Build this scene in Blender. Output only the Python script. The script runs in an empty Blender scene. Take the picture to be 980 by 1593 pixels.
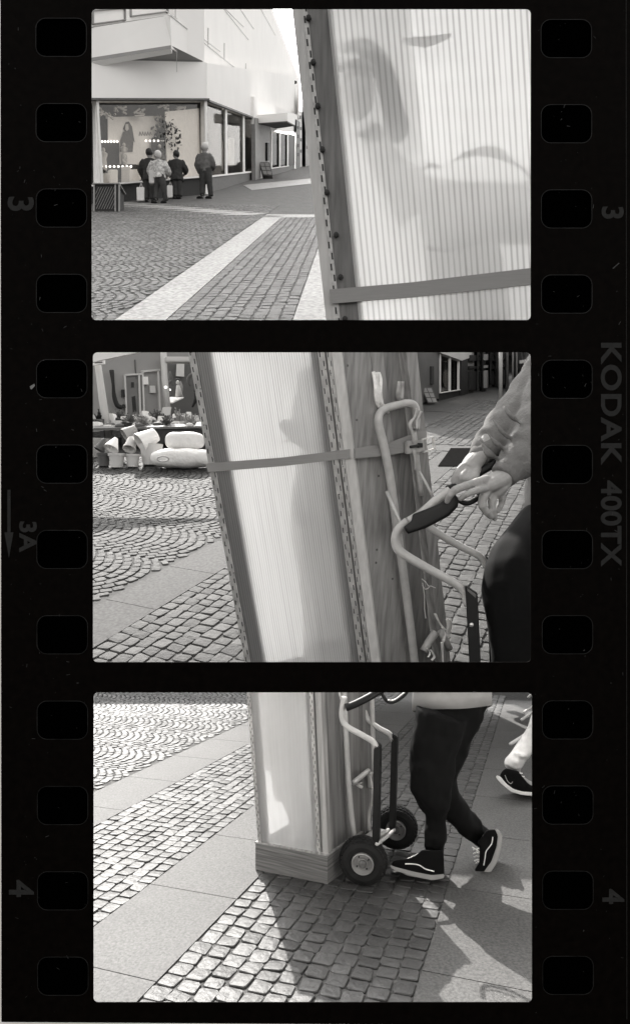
import bpy, bmesh, math, random
from mathutils import Vector, Matrix, noise as mnoise
random.seed(7)
R = math.radians
# ------------------------------------------------------------------ camera, sky, sun, exposure
SC = bpy.context.scene
COL = SC.collection
F, CX, CY = 1000.0, 490.0, 796.5          # focal length and centre in units of the 980 x 1593 frame
cam = bpy.data.objects.new('camera', bpy.data.cameras.new('camera')); COL.objects.link(cam)
cam.data.sensor_fit = 'VERTICAL'; cam.data.sensor_height = 36; cam.data.lens = 36 * F / 1593
cam.rotation_euler = (R(90), 0, 0); cam.data.clip_start = .05; cam.data.clip_end = 3000
SC.camera = cam
SUN_EL, SUN_AZ = 41.5, 16.7               # elevation; degrees to the left of straight ahead
w = bpy.data.worlds.new('World'); SC.world = w; w.use_nodes = True
nt = w.node_tree; nt.nodes.clear()
sky = nt.nodes.new('ShaderNodeTexSky'); sky.sky_type = 'NISHITA'; sky.sun_disc = False
sky.sun_elevation = R(SUN_EL); sky.sun_rotation = R(-SUN_AZ); sky.air_density = 1.0; sky.dust_density = 4.0
bw = nt.nodes.new('ShaderNodeRGBToBW'); tint = nt.nodes.new('ShaderNodeMix'); tint.data_type = 'RGBA'; tint.blend_type = 'MULTIPLY'
tint.inputs[0].default_value = 1; tint.inputs[7].default_value = (1, .985, .965, 1)
bg = nt.nodes.new('ShaderNodeBackground'); bg.inputs[1].default_value = .15
wo = nt.nodes.new('ShaderNodeOutputWorld')
nt.links.new(sky.outputs[0], bw.inputs[0]); nt.links.new(bw.outputs[0], tint.inputs[6])
nt.links.new(tint.outputs[2], bg.inputs[0]); nt.links.new(bg.outputs[0], wo.inputs[0])
sun = bpy.data.objects.new('sun', bpy.data.lights.new('sun', 'SUN')); COL.objects.link(sun)
sun.data.energy = 2.0; sun.data.angle = R(.5); sun.data.color = (1, .97, .93)
e, a = R(SUN_EL), R(SUN_AZ)
SUNDIR = Vector((-math.sin(a) * math.cos(e), math.cos(a) * math.cos(e), math.sin(e)))
sun.rotation_euler = SUNDIR.to_track_quat('Z', 'Y').to_euler(); sun.location = SUNDIR * 40
SC.view_settings.view_transform = 'Standard'; SC.view_settings.look = 'None'
SC.view_settings.exposure = 2.1; SC.view_settings.gamma = 1; SC.view_settings.use_curve_mapping = False
SC.cycles.use_denoising = True; SC.cycles.max_bounces = 8; SC.cycles.caustics_reflective = False
SC.cycles.sample_clamp_indirect = 6

# ------------------------------------------------------------------ layout: a street seen three times, on three terraces
# every terrace has a slope (rise per metre ahead) and a drop under the lens
S1 = 2.6                                   # size of the top terrace against a first sketch of it
DIO = {1: ((CY - 243) / 1000, 6.0 * S1), 2: ((CY - 530) / 1000, 3.0), 3: ((CY - 915) / 1000, 1.0)}
AXIS = {1: (545 - CX) / 1000, 2: (930 - CX) / 1000, 3: (838 - CX) / 1000}
def P(px, py, Y): return Vector(((px - CX) / F * Y, Y, (CY - py) / F * Y))
def G(d, px, py, up=0):
    m, h = DIO[d]; t = (CY - py) / F; Y = h / (m - t)
    return Vector(((px - CX) / F * Y, Y, -h + m * Y + up))
def gz(d, Y): return -DIO[d][1] + DIO[d][0] * Y
def proj(v): return (CX + F * v[0] / v[1], CY - F * v[2] / v[1])

# ------------------------------------------------------------------ mesh helpers
class MB:
    def __init__(s): s.v, s.f, s.m, s.t, s.uv = [], [], [], [], {}
    def face(s, idx, m=0, tone=.5): s.f.append(tuple(idx)); s.m.append(m); s.t.append(tone)
    def add(s, vs): n = len(s.v); s.v += [Vector(x) for x in vs]; return n
    def quad(s, a, b, c, d, m=0, tone=.5, uv=None):
        n = s.add([a, b, c, d]); s.face((n, n+1, n+2, n+3), m, tone)
        if uv: s.uv[len(s.f) - 1] = uv
    def hexa(s, q0, q1, m=0, tone=.5):                       # two loops of equal length
        k = len(q0); n = s.add(list(q0) + list(q1))
        s.face(range(n, n+k), m, tone); s.face(range(n+2*k-1, n+k-1, -1), m, tone)
        for i in range(k): j = (i+1) % k; s.face((n+i, n+k+i, n+k+j, n+j), m, tone)
    def box(s, c, sx, sy, sz, m=0, rz=0, tone=.5):           # c = centre of the base
        c = Vector(c); q = [Matrix.Rotation(rz, 3, 'Z') @ Vector((x*sx/2, y*sy/2, 0)) for x, y in ((-1,-1),(1,-1),(1,1),(-1,1))]
        s.hexa([c+p for p in q], [c+p+Vector((0,0,sz)) for p in q], m, tone)
    def tube(s, path, r, n=12, m=0, cap=True, flat=None, tone=.5, sub=0):
        path = [Vector(p) for p in path]
        rr = list(r) if hasattr(r, '__len__') else [r]*len(path)
        if sub:
            np_, nr = [], []
            L = len(path)
            for i in range(L-1):
                p0, p1, p2, p3 = path[max(i-1,0)], path[i], path[i+1], path[min(i+2,L-1)]
                r0, r1, r2, r3 = rr[max(i-1,0)], rr[i], rr[i+1], rr[min(i+2,L-1)]
                for k in range(sub):
                    t = k/sub
                    def cr(a,b,c,d): return .5*((2*b)+(c-a)*t+(2*a-5*b+4*c-d)*t*t+(3*b-a-3*c+d)*t**3)
                    np_.append(cr(p0,p1,p2,p3)); nr.append(cr(r0,r1,r2,r3))
            path, rr = np_+[path[-1]], nr+[rr[-1]]
        up = Vector((0,0,1)); d0 = (path[1]-path[0]).normalized()
        if abs(d0.z) > .9: up = Vector((0,1,0))
        side = d0.cross(up).normalized(); rings = []
        for i, p in enumerate(path):
            d = (path[min(i+1,len(path)-1)] - path[max(i-1,0)]).normalized()
            side = (side - d*side.dot(d)).normalized(); u = side.cross(d)
            fx, fy = (rr[i], rr[i]) if flat is None else (rr[i]*flat[0], rr[i]*flat[1])
            rings.append(s.add([p + side*math.cos(2*math.pi*k/n)*fx + u*math.sin(2*math.pi*k/n)*fy for k in range(n)]))
        for a, b in zip(rings, rings[1:]):
            for k in range(n): j = (k+1) % n; s.face((a+k, a+j, b+j, b+k), m, tone)
        if cap: s.face(range(rings[0]+n-1, rings[0]-1, -1), m, tone); s.face(range(rings[-1], rings[-1]+n), m, tone)
    def ell(s, c, rx, ry, rz, m=0, n=14, rot=None, tone=.5):
        c = Vector(c); M = rot or Matrix.Identity(3); rings = []
        for i in range(1, n//2+1):
            th = math.pi*i/(n//2+1)
            rings.append(s.add([c + M @ Vector((rx*math.sin(th)*math.cos(2*math.pi*k/n), ry*math.sin(th)*math.sin(2*math.pi*k/n), rz*math.cos(th))) for k in range(n)]))
        t = s.add([c + M @ Vector((0,0,rz)), c + M @ Vector((0,0,-rz))])
        for k in range(n):
            j = (k+1) % n; s.face((t, rings[0]+k, rings[0]+j), m, tone); s.face((t+1, rings[-1]+j, rings[-1]+k), m, tone)
            for a, b in zip(rings, rings[1:]): s.face((a+k, b+k, b+j, a+j), m, tone)
    def lathe(s, c, axis, prof, n=28, m=0, tone=.5):         # prof = [(offset along axis, radius)]
        axis = Vector(axis).normalized(); up = Vector((0,0,1)) if abs(axis.z) < .9 else Vector((1,0,0))
        x = axis.cross(up).normalized(); y = axis.cross(x); c = Vector(c)
        rings = [s.add([c + axis*o + (x*math.cos(2*math.pi*k/n) + y*math.sin(2*math.pi*k/n))*max(r, 1e-4) for k in range(n)]) for o, r in prof]
        for a, b in zip(rings, rings[1:]):
            for k in range(n): j = (k+1) % n; s.face((a+k, b+k, b+j, a+j), m, tone)
        s.face(range(rings[0], rings[0]+n), m, tone); s.face(range(rings[-1]+n-1, rings[-1]-1, -1), m, tone)
    def build(s, name, mats, parent=None, smooth=False, bevel=0):
        me = bpy.data.meshes.new(name)
        if parent: off = root_loc(parent)
        else:
            xs = [v.x for v in s.v]; ys = [v.y for v in s.v]; zs = [v.z for v in s.v]
            off = Vector(((min(xs)+max(xs))/2, (min(ys)+max(ys))/2, min(zs)))
        me.from_pydata([v - off for v in s.v], [], s.f)
        for mt in (mats if isinstance(mats, (list, tuple)) else [mats]): me.materials.append(mt)
        me.polygons.foreach_set('material_index', s.m)
        at = me.attributes.new('tone', 'FLOAT', 'FACE'); at.data.foreach_set('value', s.t)
        if s.uv:
            uvl = me.uv_layers.new(name='UVMap')
            for fi, uv in s.uv.items():
                for li, q in zip(me.polygons[fi].loop_indices, uv): uvl.data[li].uv = q
        if smooth: me.polygons.foreach_set('use_smooth', [True]*len(me.polygons))
        bm = bmesh.new(); bm.from_mesh(me); bmesh.ops.recalc_face_normals(bm, faces=bm.faces)
        if bevel: bmesh.ops.bevel(bm, geom=list(bm.edges), offset=bevel, segments=2, affect='EDGES', clamp_overlap=True)
        bm.to_mesh(me); bm.free()
        o = bpy.data.objects.new(name, me); COL.objects.link(o)
        if parent: o.parent = parent
        else: o.location = off
        return o
def NAILS(mb, name, m, parent):                              # every separate piece of mb becomes a part of its own
    comp = list(range(len(mb.v)))
    def find(a):
        while comp[a] != a: comp[a] = comp[comp[a]]; a = comp[a]
        return a
    for f in mb.f:
        for v in f[1:]: comp[find(v)] = find(f[0])
    groups = {}
    for k, f in enumerate(mb.f): groups.setdefault(find(f[0]), []).append(f)
    for fs in groups.values():
        ids = sorted({v for f in fs for v in f}); mp = {v: i for i, v in enumerate(ids)}; q = MB(); q.add([mb.v[v] for v in ids])
        for f in fs: q.face([mp[v] for v in f])
        q.build(name, m, parent)
def root_loc(o):
    l = Vector(o.location)
    while o.parent: o = o.parent; l += Vector(o.location)
    return l
def remesh(o, vox, sm=4, disp=0, dscale=1):
    md = o.modifiers.new('r', 'REMESH'); md.mode = 'VOXEL'; md.voxel_size = vox; md.use_smooth_shade = True
    s = o.modifiers.new('s', 'SMOOTH'); s.iterations = sm; s.factor = .5
    if disp:
        tx = bpy.data.textures.new('folds', 'CLOUDS'); tx.noise_scale = dscale; tx.noise_depth = 1
        d = o.modifiers.new('d', 'DISPLACE'); d.texture = tx; d.strength = disp; d.mid_level = .5
    dg = bpy.context.evaluated_depsgraph_get(); me = bpy.data.meshes.new_from_object(o.evaluated_get(dg))
    o.modifiers.clear(); o.data = me; me.polygons.foreach_set('use_smooth', [True]*len(me.polygons))
    return o
def tag(o, label=None, cat=None, group=None, kind=None):
    for k, v in (('label', label), ('category', cat), ('group', group), ('kind', kind)):
        if v: o[k] = v
    return o
def thing(name, label, cat, loc, group=None):
    o = bpy.data.objects.new(name, None); COL.objects.link(o); o.location = loc; o.empty_display_size = .1
    return tag(o, label, cat, group)
class Pl:                                                    # a plane; hit() meets it along a sight line
    def __init__(s, p0, p1, p2):
        s.p = Vector(p0); s.n = (Vector(p1)-s.p).cross(Vector(p2)-s.p).normalized()
        if s.n.dot(s.p) > 0: s.n = -s.n
    sc = 1.0
    def hit(s, px, py, out=0):
        d = P(px, py, 1)
        if out < -1.4: return d*((s.n.dot(s.p) + out*s.sc) / s.n.dot(d))      # deep inside: meet the set-back plane itself
        return d*(s.n.dot(s.p) / s.n.dot(d)) + s.n*out*s.sc
    def prism(s, mb, poly, o0, o1, m=0, tone=.5): mb.hexa([s.hit(x, y, o0) for x, y in poly], [s.hit(x, y, o1) for x, y in poly], m, tone)
    def rect(s, mb, x0, y0, x1, y1, o0, o1, m=0, tone=.5): s.prism(mb, [(x0,y0),(x1,y0),(x1,y1),(x0,y1)], o0, o1, m, tone)
    def line(s, mb, x0, y0, x1, y1, w, o0, o1, m=0, tone=.5):
        L = math.hypot(x1-x0, y1-y0); nx, ny = -(y1-y0)/L*w/2, (x1-x0)/L*w/2
        s.prism(mb, [(x0+nx,y0+ny),(x1+nx,y1+ny),(x1-nx,y1-ny),(x0-nx,y0-ny)], o0, o1, m, tone)
def wallplane(d, a, b):
    A, B = G(d, *a), G(d, *b); pl = Pl(A, B, A + Vector((0,0,1))); pl.sc = S1 if d == 1 else 1.0; return pl

# ------------------------------------------------------------------ materials (black and white film: all greys, faintly warm)
def col(v): return (v, v*.985, v*.965, 1)
def mat(name, v, rough=.7, nscale=20, namt=.15, bump=0, metal=0, stretch=None, tone=0, spec=.4, bscale=None, fine=0):
    m = bpy.data.materials.new(name); m.use_nodes = True; n = m.node_tree; b = n.nodes['Principled BSDF']
    b.inputs['Roughness'].default_value = rough; b.inputs['Metallic'].default_value = metal; b.inputs['Specular IOR Level'].default_value = spec
    tc = n.nodes.new('ShaderNodeTexCoord'); mp = n.nodes.new('ShaderNodeMapping'); n.links.new(tc.outputs['Object'], mp.inputs[0])
    if stretch: mp.inputs['Scale'].default_value = stretch
    nz = n.nodes.new('ShaderNodeTexNoise'); nz.inputs['Scale'].default_value = nscale; nz.inputs['Detail'].default_value = 6
    n.links.new(mp.outputs[0], nz.inputs[0])
    mr = n.nodes.new('ShaderNodeMapRange'); mr.inputs[1].default_value = .3; mr.inputs[2].default_value = .7
    mr.inputs[3].default_value = v*(1-namt); mr.inputs[4].default_value = v*(1+namt); n.links.new(nz.outputs[0], mr.inputs[0])
    out = mr.outputs[0]
    if tone:
        at = n.nodes.new('ShaderNodeAttribute'); at.attribute_name = 'tone'
        m2 = n.nodes.new('ShaderNodeMapRange'); m2.inputs[3].default_value = 1-tone; m2.inputs[4].default_value = 1+tone
        n.links.new(at.outputs['Fac'], m2.inputs[0])
        mu = n.nodes.new('ShaderNodeMath'); mu.operation = 'MULTIPLY'; n.links.new(out, mu.inputs[0]); n.links.new(m2.outputs[0], mu.inputs[1]); out = mu.outputs[0]
    if fine:
        n3 = n.nodes.new('ShaderNodeTexNoise'); n3.inputs['Scale'].default_value = fine; n3.inputs['Detail'].default_value = 2
        n.links.new(tc.outputs['Object'], n3.inputs[0])
        m3 = n.nodes.new('ShaderNodeMapRange'); m3.inputs[1].default_value = .3; m3.inputs[2].default_value = .7; m3.inputs[3].default_value = .62; m3.inputs[4].default_value = 1.38
        n.links.new(n3.outputs[0], m3.inputs[0])
        mu = n.nodes.new('ShaderNodeMath'); mu.operation = 'MULTIPLY'; n.links.new(out, mu.inputs[0]); n.links.new(m3.outputs[0], mu.inputs[1]); out = mu.outputs[0]
    cc = n.nodes.new('ShaderNodeCombineColor'); n.links.new(out, cc.inputs[0])
    for i, k in ((1, .985), (2, .965)):
        q = n.nodes.new('ShaderNodeMath'); q.operation = 'MULTIPLY'; q.inputs[1].default_value = k; n.links.new(out, q.inputs[0]); n.links.new(q.outputs[0], cc.inputs[i])
    n.links.new(cc.outputs[0], b.inputs['Base Color'])
    if bump:
        bp = n.nodes.new('ShaderNodeBump'); bp.inputs['Strength'].default_value = 1; bp.inputs['Distance'].default_value = bump
        src = nz
        if bscale:
            src = n.nodes.new('ShaderNodeTexNoise'); src.inputs['Scale'].default_value = bscale; src.inputs['Detail'].default_value = 5; n.links.new(mp.outputs[0], src.inputs[0])
        n.links.new(src.outputs[0], bp.inputs['Height']); n.links.new(bp.outputs[0], b.inputs['Normal'])
    return m
def wood(name, v, s, knots=.5):
    m = mat(name, v, .6, 5*s, .34 if v < .4 else .14, bump=.0015/s, stretch=(9, 9, .22), spec=.3); return m
def plastic_sheet(name, ribs, clear=.34, dark=.55, lum=.7, rgh=.32):
    m = bpy.data.materials.new(name); m.use_nodes = True; n = m.node_tree; n.nodes.clear()
    uv = n.nodes.new('ShaderNodeUVMap'); sx = n.nodes.new('ShaderNodeSeparateXYZ'); n.links.new(uv.outputs[0], sx.inputs[0])
    a = n.nodes.new('ShaderNodeMath'); a.operation = 'MULTIPLY'; a.inputs[1].default_value = ribs*2*math.pi; n.links.new(sx.outputs[0], a.inputs[0])
    sn = n.nodes.new('ShaderNodeMath'); sn.operation = 'SINE'; n.links.new(a.outputs[0], sn.inputs[0])
    nz = n.nodes.new('ShaderNodeTexNoise'); nz.inputs['Scale'].default_value = 3; mp = n.nodes.new('ShaderNodeMapping'); mp.inputs['Scale'].default_value = (ribs/3, 1, 1)
    n.links.new(uv.outputs[0], mp.inputs[0]); n.links.new(mp.outputs[0], nz.inputs[0])
    ad = n.nodes.new('ShaderNodeMath'); ad.operation = 'MULTIPLY_ADD'; ad.inputs[1].default_value = 1.6; n.links.new(nz.outputs[0], ad.inputs[0]); n.links.new(sn.outputs[0], ad.inputs[2])
    mr = n.nodes.new('ShaderNodeMapRange'); mr.interpolation_type = 'SMOOTHSTEP'; mr.inputs[1].default_value = -.6; mr.inputs[2].default_value = .9; mr.inputs[3].default_value = dark*lum; mr.inputs[4].default_value = lum
    n.links.new(ad.outputs[0], mr.inputs[0])
    cc = n.nodes.new('ShaderNodeCombineColor')
    for i in range(3): n.links.new(mr.outputs[0], cc.inputs[i])
    tr = n.nodes.new('ShaderNodeBsdfTranslucent'); rf = n.nodes.new('ShaderNodeBsdfRefraction'); rf.inputs['IOR'].default_value = 1.12; rf.inputs['Roughness'].default_value = rgh
    gl = n.nodes.new('ShaderNodeBsdfGlossy'); gl.inputs['Roughness'].default_value = .28; gl.inputs[0].default_value = col(.9)
    df = n.nodes.new('ShaderNodeBsdfDiffuse')
    bp = n.nodes.new('ShaderNodeBump'); bp.inputs['Distance'].default_value = .004; bp.inputs['Strength'].default_value = .6; n.links.new(sn.outputs[0], bp.inputs['Height'])
    for s in (tr, rf, df): n.links.new(cc.outputs[0], s.inputs['Color'])
    n.links.new(bp.outputs[0], gl.inputs['Normal'])
    m1 = n.nodes.new('ShaderNodeMixShader'); m1.inputs[0].default_value = clear; n.links.new(tr.outputs[0], m1.inputs[1]); n.links.new(rf.outputs[0], m1.inputs[2])
    m2 = n.nodes.new('ShaderNodeMixShader'); m2.inputs[0].default_value = .22; n.links.new(m1.outputs[0], m2.inputs[1]); n.links.new(df.outputs[0], m2.inputs[2])
    m3 = n.nodes.new('ShaderNodeMixShader'); m3.inputs[0].default_value = .08; n.links.new(m2.outputs[0], m3.inputs[1]); n.links.new(gl.outputs[0], m3.inputs[2])
    o = n.nodes.new('ShaderNodeOutputMaterial'); n.links.new(m3.outputs[0], o.inputs[0])
    return m
def glass(name, refl=.25, tintv=.7):
    m = bpy.data.materials.new(name); m.use_nodes = True; n = m.node_tree; n.nodes.clear()
    t = n.nodes.new('ShaderNodeBsdfTransparent'); t.inputs[0].default_value = col(tintv); g = n.nodes.new('ShaderNodeBsdfGlossy'); g.inputs['Roughness'].default_value = .03
    x = n.nodes.new('ShaderNodeMixShader'); x.inputs[0].default_value = refl; n.links.new(t.outputs[0], x.inputs[1]); n.links.new(g.outputs[0], x.inputs[2])
    o = n.nodes.new('ShaderNodeOutputMaterial'); n.links.new(x.outputs[0], o.inputs[0]); return m
def emit(name, s):
    m = bpy.data.materials.new(name); m.use_nodes = True; b = m.node_tree.nodes['Principled BSDF']
    b.inputs['Emission Color'].default_value = (1, .97, .92, 1); b.inputs['Emission Strength'].default_value = s; return m
M = dict(
 film=mat('film_base', .0024, .6, 60, .35, spec=.02), filmtext=mat('edge_print', .024, .6, 90, .12, spec=.05), rim=mat('hole_rim', .011, .5, 30, .6, spec=.1),
 black=mat('black_card', .0003, .9, 30, .2, spec=0), white_board=mat('white_board', .85, .8, 5, .03), dust=mat('dust', .16, .6, 10, .1),
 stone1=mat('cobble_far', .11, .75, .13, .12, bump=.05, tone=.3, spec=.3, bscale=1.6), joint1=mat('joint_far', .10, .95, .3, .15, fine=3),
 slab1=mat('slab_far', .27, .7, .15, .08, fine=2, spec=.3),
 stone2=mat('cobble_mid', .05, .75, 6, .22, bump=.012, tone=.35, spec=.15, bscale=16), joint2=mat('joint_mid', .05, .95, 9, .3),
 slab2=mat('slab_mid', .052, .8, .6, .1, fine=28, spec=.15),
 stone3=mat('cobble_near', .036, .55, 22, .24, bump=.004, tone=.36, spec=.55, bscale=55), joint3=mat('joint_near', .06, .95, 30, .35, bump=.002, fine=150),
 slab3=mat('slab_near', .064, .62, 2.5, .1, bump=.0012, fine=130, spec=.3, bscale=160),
 white=mat('white_render', .92, .8, .06, .03), white2=mat('white_panel', .82, .6, .6, .05), cream=mat('light_grey_paint', .55, .6, .5, .08),
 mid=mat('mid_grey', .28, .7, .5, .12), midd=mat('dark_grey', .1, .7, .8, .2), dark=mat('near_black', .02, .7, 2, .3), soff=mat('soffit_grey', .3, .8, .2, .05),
 metal=mat('bare_metal', .55, .35, 8, .12, metal=.85), metalp=mat('pale_painted_tube', .42, .38, 14, .1, spec=.6),
 blackp=mat('black_paint', .004, .45, 20, .3, spec=.3), rubber=mat('rubber', .008, .75, 30, .4, bump=.002, spec=.3), rimp=mat('wheel_rim', .3, .4, 20, .2, metal=.4),
 skin=mat('skin', .29, .6, 12, .1, bump=.004, bscale=45, spec=.25), hair_d=mat('dark_hair', .03, .6, 20, .4), hair_w=mat('white_hair', .7, .8, 5, .1),
 cloth_k=mat('black_cloth', .0025, .9, 30, .35, spec=.15), cloth_g=mat('grey_sweatshirt', .15, .92, 2.2, .12, bump=.006, bscale=60, spec=.1),
 cloth_g3=mat('pale_sweatshirt', .26, .9, 14, .12, spec=.1), jean=mat('pale_denim', .5, .85, 14, .35, spec=.15), strap=mat('webbing', .24, .75, 3, .06, stretch=(1,1,30)),
 hem=mat('white_rubber', .7, .6, 20, .1), coat_d=mat('dark_coat', .035, .9, .8, .3), coat_l=mat('patterned_jacket', .5, .8, 1.6, .55), coat_m=mat('mid_jacket', .13, .9, .8, .25),
 trous=mat('dark_trousers', .045, .9, .8, .3), gl=glass('shop_glass', .05, .97), gld=glass('dark_glass', .04, .3),
 w1d=wood('stained_board', .13, .25), w1=wood('pale_board', .45, .25), w2=wood('pine_board', .25, .6), w2l=wood('pine_trim', .5, .6), w2d=wood('pine_board_dark', .17, .6), w3=wood('plank', .17, 1.6), w3l=wood('trim_light', .3, 1.6), w3p=None,
 perf=mat('perforated_metal', .38, .5, 12, .25, metal=.3), sheet1=plastic_sheet('ribbed_plastic_large', 34, lum=.68, clear=.34, rgh=.3), sheet2=plastic_sheet('ribbed_plastic', 52, dark=.55, lum=.56, clear=.30, rgh=.3), sheet3=plastic_sheet('ribbed_plastic_fine', 58, dark=.75, lum=.85), sheet3b=plastic_sheet('milky_plastic', 58, dark=.85, lum=.9, clear=.03), sheet2b=plastic_sheet('milky_plastic_mid', 52, dark=.8, lum=.8, clear=.12),
 cloth_in=mat('pale_clothing', .75, .9, 1.5, .2), tape=mat('crumpled_tape', .75, .25, 10, .15, spec=.8, bump=.01, bscale=30), pot=mat('pale_clay', .55, .7, 2, .08, spec=.3), potd=mat('dark_pot', .08, .6, 2, .2),
 sack=mat('white_sack', .75, .7, 3, .08, bump=.03, bscale=9), paper=mat('paper', .8, .8, 4, .06), lamp=emit('lit_lamp', .55), crepe=mat('dark_mixed', .07, .7, 1.6, .8))
for n_ in M['film'].node_tree.nodes:
    if n_.type == 'MATH' and abs(n_.inputs[1].default_value - .985) < 1e-4: n_.inputs[1].default_value = .74
    elif n_.type == 'MATH' and abs(n_.inputs[1].default_value - .965) < 1e-4: n_.inputs[1].default_value = .58
M['w3p'] = mat('plinth_plank', .13, .6, 6, .5, stretch=(1, 1, 26), bump=.001)

# ------------------------------------------------------------------ paving
def axes(d):
    t = AXIS[d]; n = math.hypot(1, t); v = Vector((t/n, 1/n)); return Vector((v.y, -v.x)), v
def uvof(d, px, py):
    g = G(d, px, py); U, V = axes(d); return U.dot(g.xy), V.dot(g.xy)
def W(d, u, v, z=0):
    U, V = axes(d); p = U*u + V*v; return Vector((p.x, p.y, gz(d, p.y) + z))
def inview(p, b):
    if p.y < .5: return False
    x, y = proj(p); return b[0] < x < b[1] and b[2] < y < b[3]
def stone(mb, d, cu, cv, du, lu, lv, S, simple=False):
    """one sett: rounded outline, bevelled, crowned and slightly tilted; du = direction of its long side in the u,v frame"""
    rnd = random.random; tone = min(1, max(0, random.gauss(.5, .24)))
    c, s = math.cos(du), math.sin(du); k = .13*min(lu, lv)
    hx, hy = lu/2, lv/2; cc = [(-1,-1),(1,-1),(1,1),(-1,1)]; J = .09
    cor = [((sx + random.uniform(-J, J)*1.6)*hx, (sy + random.uniform(-J, J)*1.6)*hy) for sx, sy in cc]
    out = []
    for i in range(4):
        x, y = cor[i]; px, py = cor[i-1]; nx, ny = cor[(i+1) % 4]
        q = random.uniform(.12, .26)
        out += [(x+(px-x)*q*.6, y+(py-y)*q*.6), (x+(nx-x)*q*.6, y+(ny-y)*q*.6)]
    tx, ty = random.uniform(-.06, .06), random.uniform(-.06, .06); z0 = random.uniform(-.012, .012)*S
    def ring(f, z): return mb.add([W(d, cu + (x*f)*c - (y*f)*s, cv + (x*f)*s + (y*f)*c, z*S + z0 + tx*x*f + ty*y*f) for x, y in out])
    if simple: rs = [ring(1, -.09), ring(.86, 0)]
    else: rs = [ring(1, -.16), ring(.99, -.035), ring(.93, .0), ring(.5, .014)]
    for a, b in zip(rs, rs[1:]):
        for i in range(8): j = (i+1) % 8; mb.face((a+i, a+j, b+j, b+i), 0, tone)
    mb.face(range(rs[-1], rs[-1]+8), 0, tone)
def edge_u(d, a, b): return (uvof(d, *a)[0] + uvof(d, *b)[0]) / 2
def base_sheet(d, name, Y0, Y1, k0, k1, m, z, steps=1):
    mb = MB(); q = [Vector((-k0*Y0, Y0, 0)), Vector((k0*Y0, Y0, 0)), Vector((k1*Y1, Y1, 0)), Vector((-k1*Y1, Y1, 0))]
    for p in q: p.z = gz(d, p.y) + z
    mb.hexa([p - Vector((0,0,.008*DIO[d][1])) for p in q], q); return tag(mb.build(name, m), kind='structure')
def setts_band(mb, d, u0, u1, v0, v1, s, S, view, simple=False, lv=1.0):
    n = max(1, round((u1-u0)/s)); su = (u1-u0)/n
    for i in range(n):
        v = v0 + random.uniform(0, s)
        while v < v1:
            l = s*lv*random.uniform(.82, 1.22); cu, cv = u0 + (i+.5)*su + random.gauss(0, .02)*s, v + l/2
            if inview(W(d, cu, cv), view): stone(mb, d, cu, cv, random.gauss(0, .035), su*.93, l*.93, S, simple)
            v += l
def setts_fan(mb, d, u_max, u_min, v0, v1, s, Wd, S, view, simple=False, bul=.29):
    k0 = 0; v = v0; row = 0
    while v < v1:
        N = 60; acc = [0]
        for q in range(N): tq = (q+.5)/N*2-1; acc.append(acc[-1] + Wd/N*math.hypot(1, 4*bul*tq))
        n = max(4, round(acc[-1]/s)); step = acc[-1]/n; ts = []
        for i in range(n):
            tgt = (i+.5)*step; q = next(k for k in range(N) if acc[k+1] >= tgt); ts.append((q + (tgt-acc[q])/(acc[q+1]-acc[q]))/N*2-1)
        u = u_min - Wd
        while u < u_max + Wd:
            for i in range(n):
                t = ts[i]
                cu = u + bul*Wd*(1-t*t) ; cv = v + Wd*(t+1)/2 + random.gauss(0, .012)*s
                if cu > u_max - s*.3 or cu < u_min: continue
                if not inview(W(d, cu, cv), view): continue
                ang = math.atan(4*bul*t)
                stone(mb, d, cu + random.gauss(0, .02)*s, cv, ang, s*.80*max(.62, math.cos(ang)), step*.95, S, simple)
            u += s*.98
        v += Wd; row += 1
YMIN = {1: 21.3*S1, 2: 5.74, 3: 1.45}
def slabs(mb, d, u0, u1, v0, v1, L, S, off=0, gap=.012, ncross=1):
    v = v0 + off; g = (.045 if d > 1 else gap)*S
    while v < v1:
        a, b = max(v, v0)+g/2, min(v+L, v1)-g/2
        for j in range(ncross):
            ua, ub = u0+(u1-u0)*j/ncross+g/2, u0+(u1-u0)*(j+1)/ncross-g/2
            U_, V_ = axes(d); lim = lambda u: (YMIN[d]-U_.y*u)/V_.y
            tone = random.random(); q = [(ua,max(a,lim(ua))),(ub,max(a,lim(ub))),(ub,b),(ua,b)]
            if b > a and b > lim(ua) and b > lim(ub): mb.hexa([W(d, x, y, -.1*S) for x, y in q], [W(d, x, y, .004*S) for x, y in q], 0, tone)
        v += L
def struct(mb, name, m): return tag(mb.build(name, m), kind='structure')
# terrace 3 (lowest frame)
V3 = (70, 910, 1052, 1600); e3a = edge_u(3, (145,1228), (383,1127)); e3b = edge_u(3, (148,1278), (385,1163))
e3c = edge_u(3, (145,1446), (329,1300)); e3d = edge_u(3, (211,1559), (404,1364)); e3e = edge_u(3, (642,1558.6), (732,1258.6))
base_sheet(3, 'ground', 1.44, 8.2, .45, .5, M['joint3'], -.0048)
mb = MB(); vv0, vv1 = 1.0, 9.0
setts_fan(mb, 3, e3a, e3a-4.2, 1.3, vv1, .052, .42, .07, V3, bul=.29)
setts_band(mb, 3, e3b, e3c, vv0, vv1, .053, .07, V3); setts_band(mb, 3, e3d, e3e, vv0, 6.2, .055, .07, V3, lv=.95)
struct(mb, 'cobbles', M['stone3'])
mb = MB(); slabs(mb, 3, e3a, e3b, 1.2, vv1, .45, .07, off=-.1); slabs(mb, 3, e3c, e3d, vv0, vv1, .46, .07, off=-.05); slabs(mb, 3, e3e, e3e+1.15, .8, 6.0, .5, .07, off=-.12, ncross=2)
struct(mb, 'path', M['slab3'])
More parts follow.
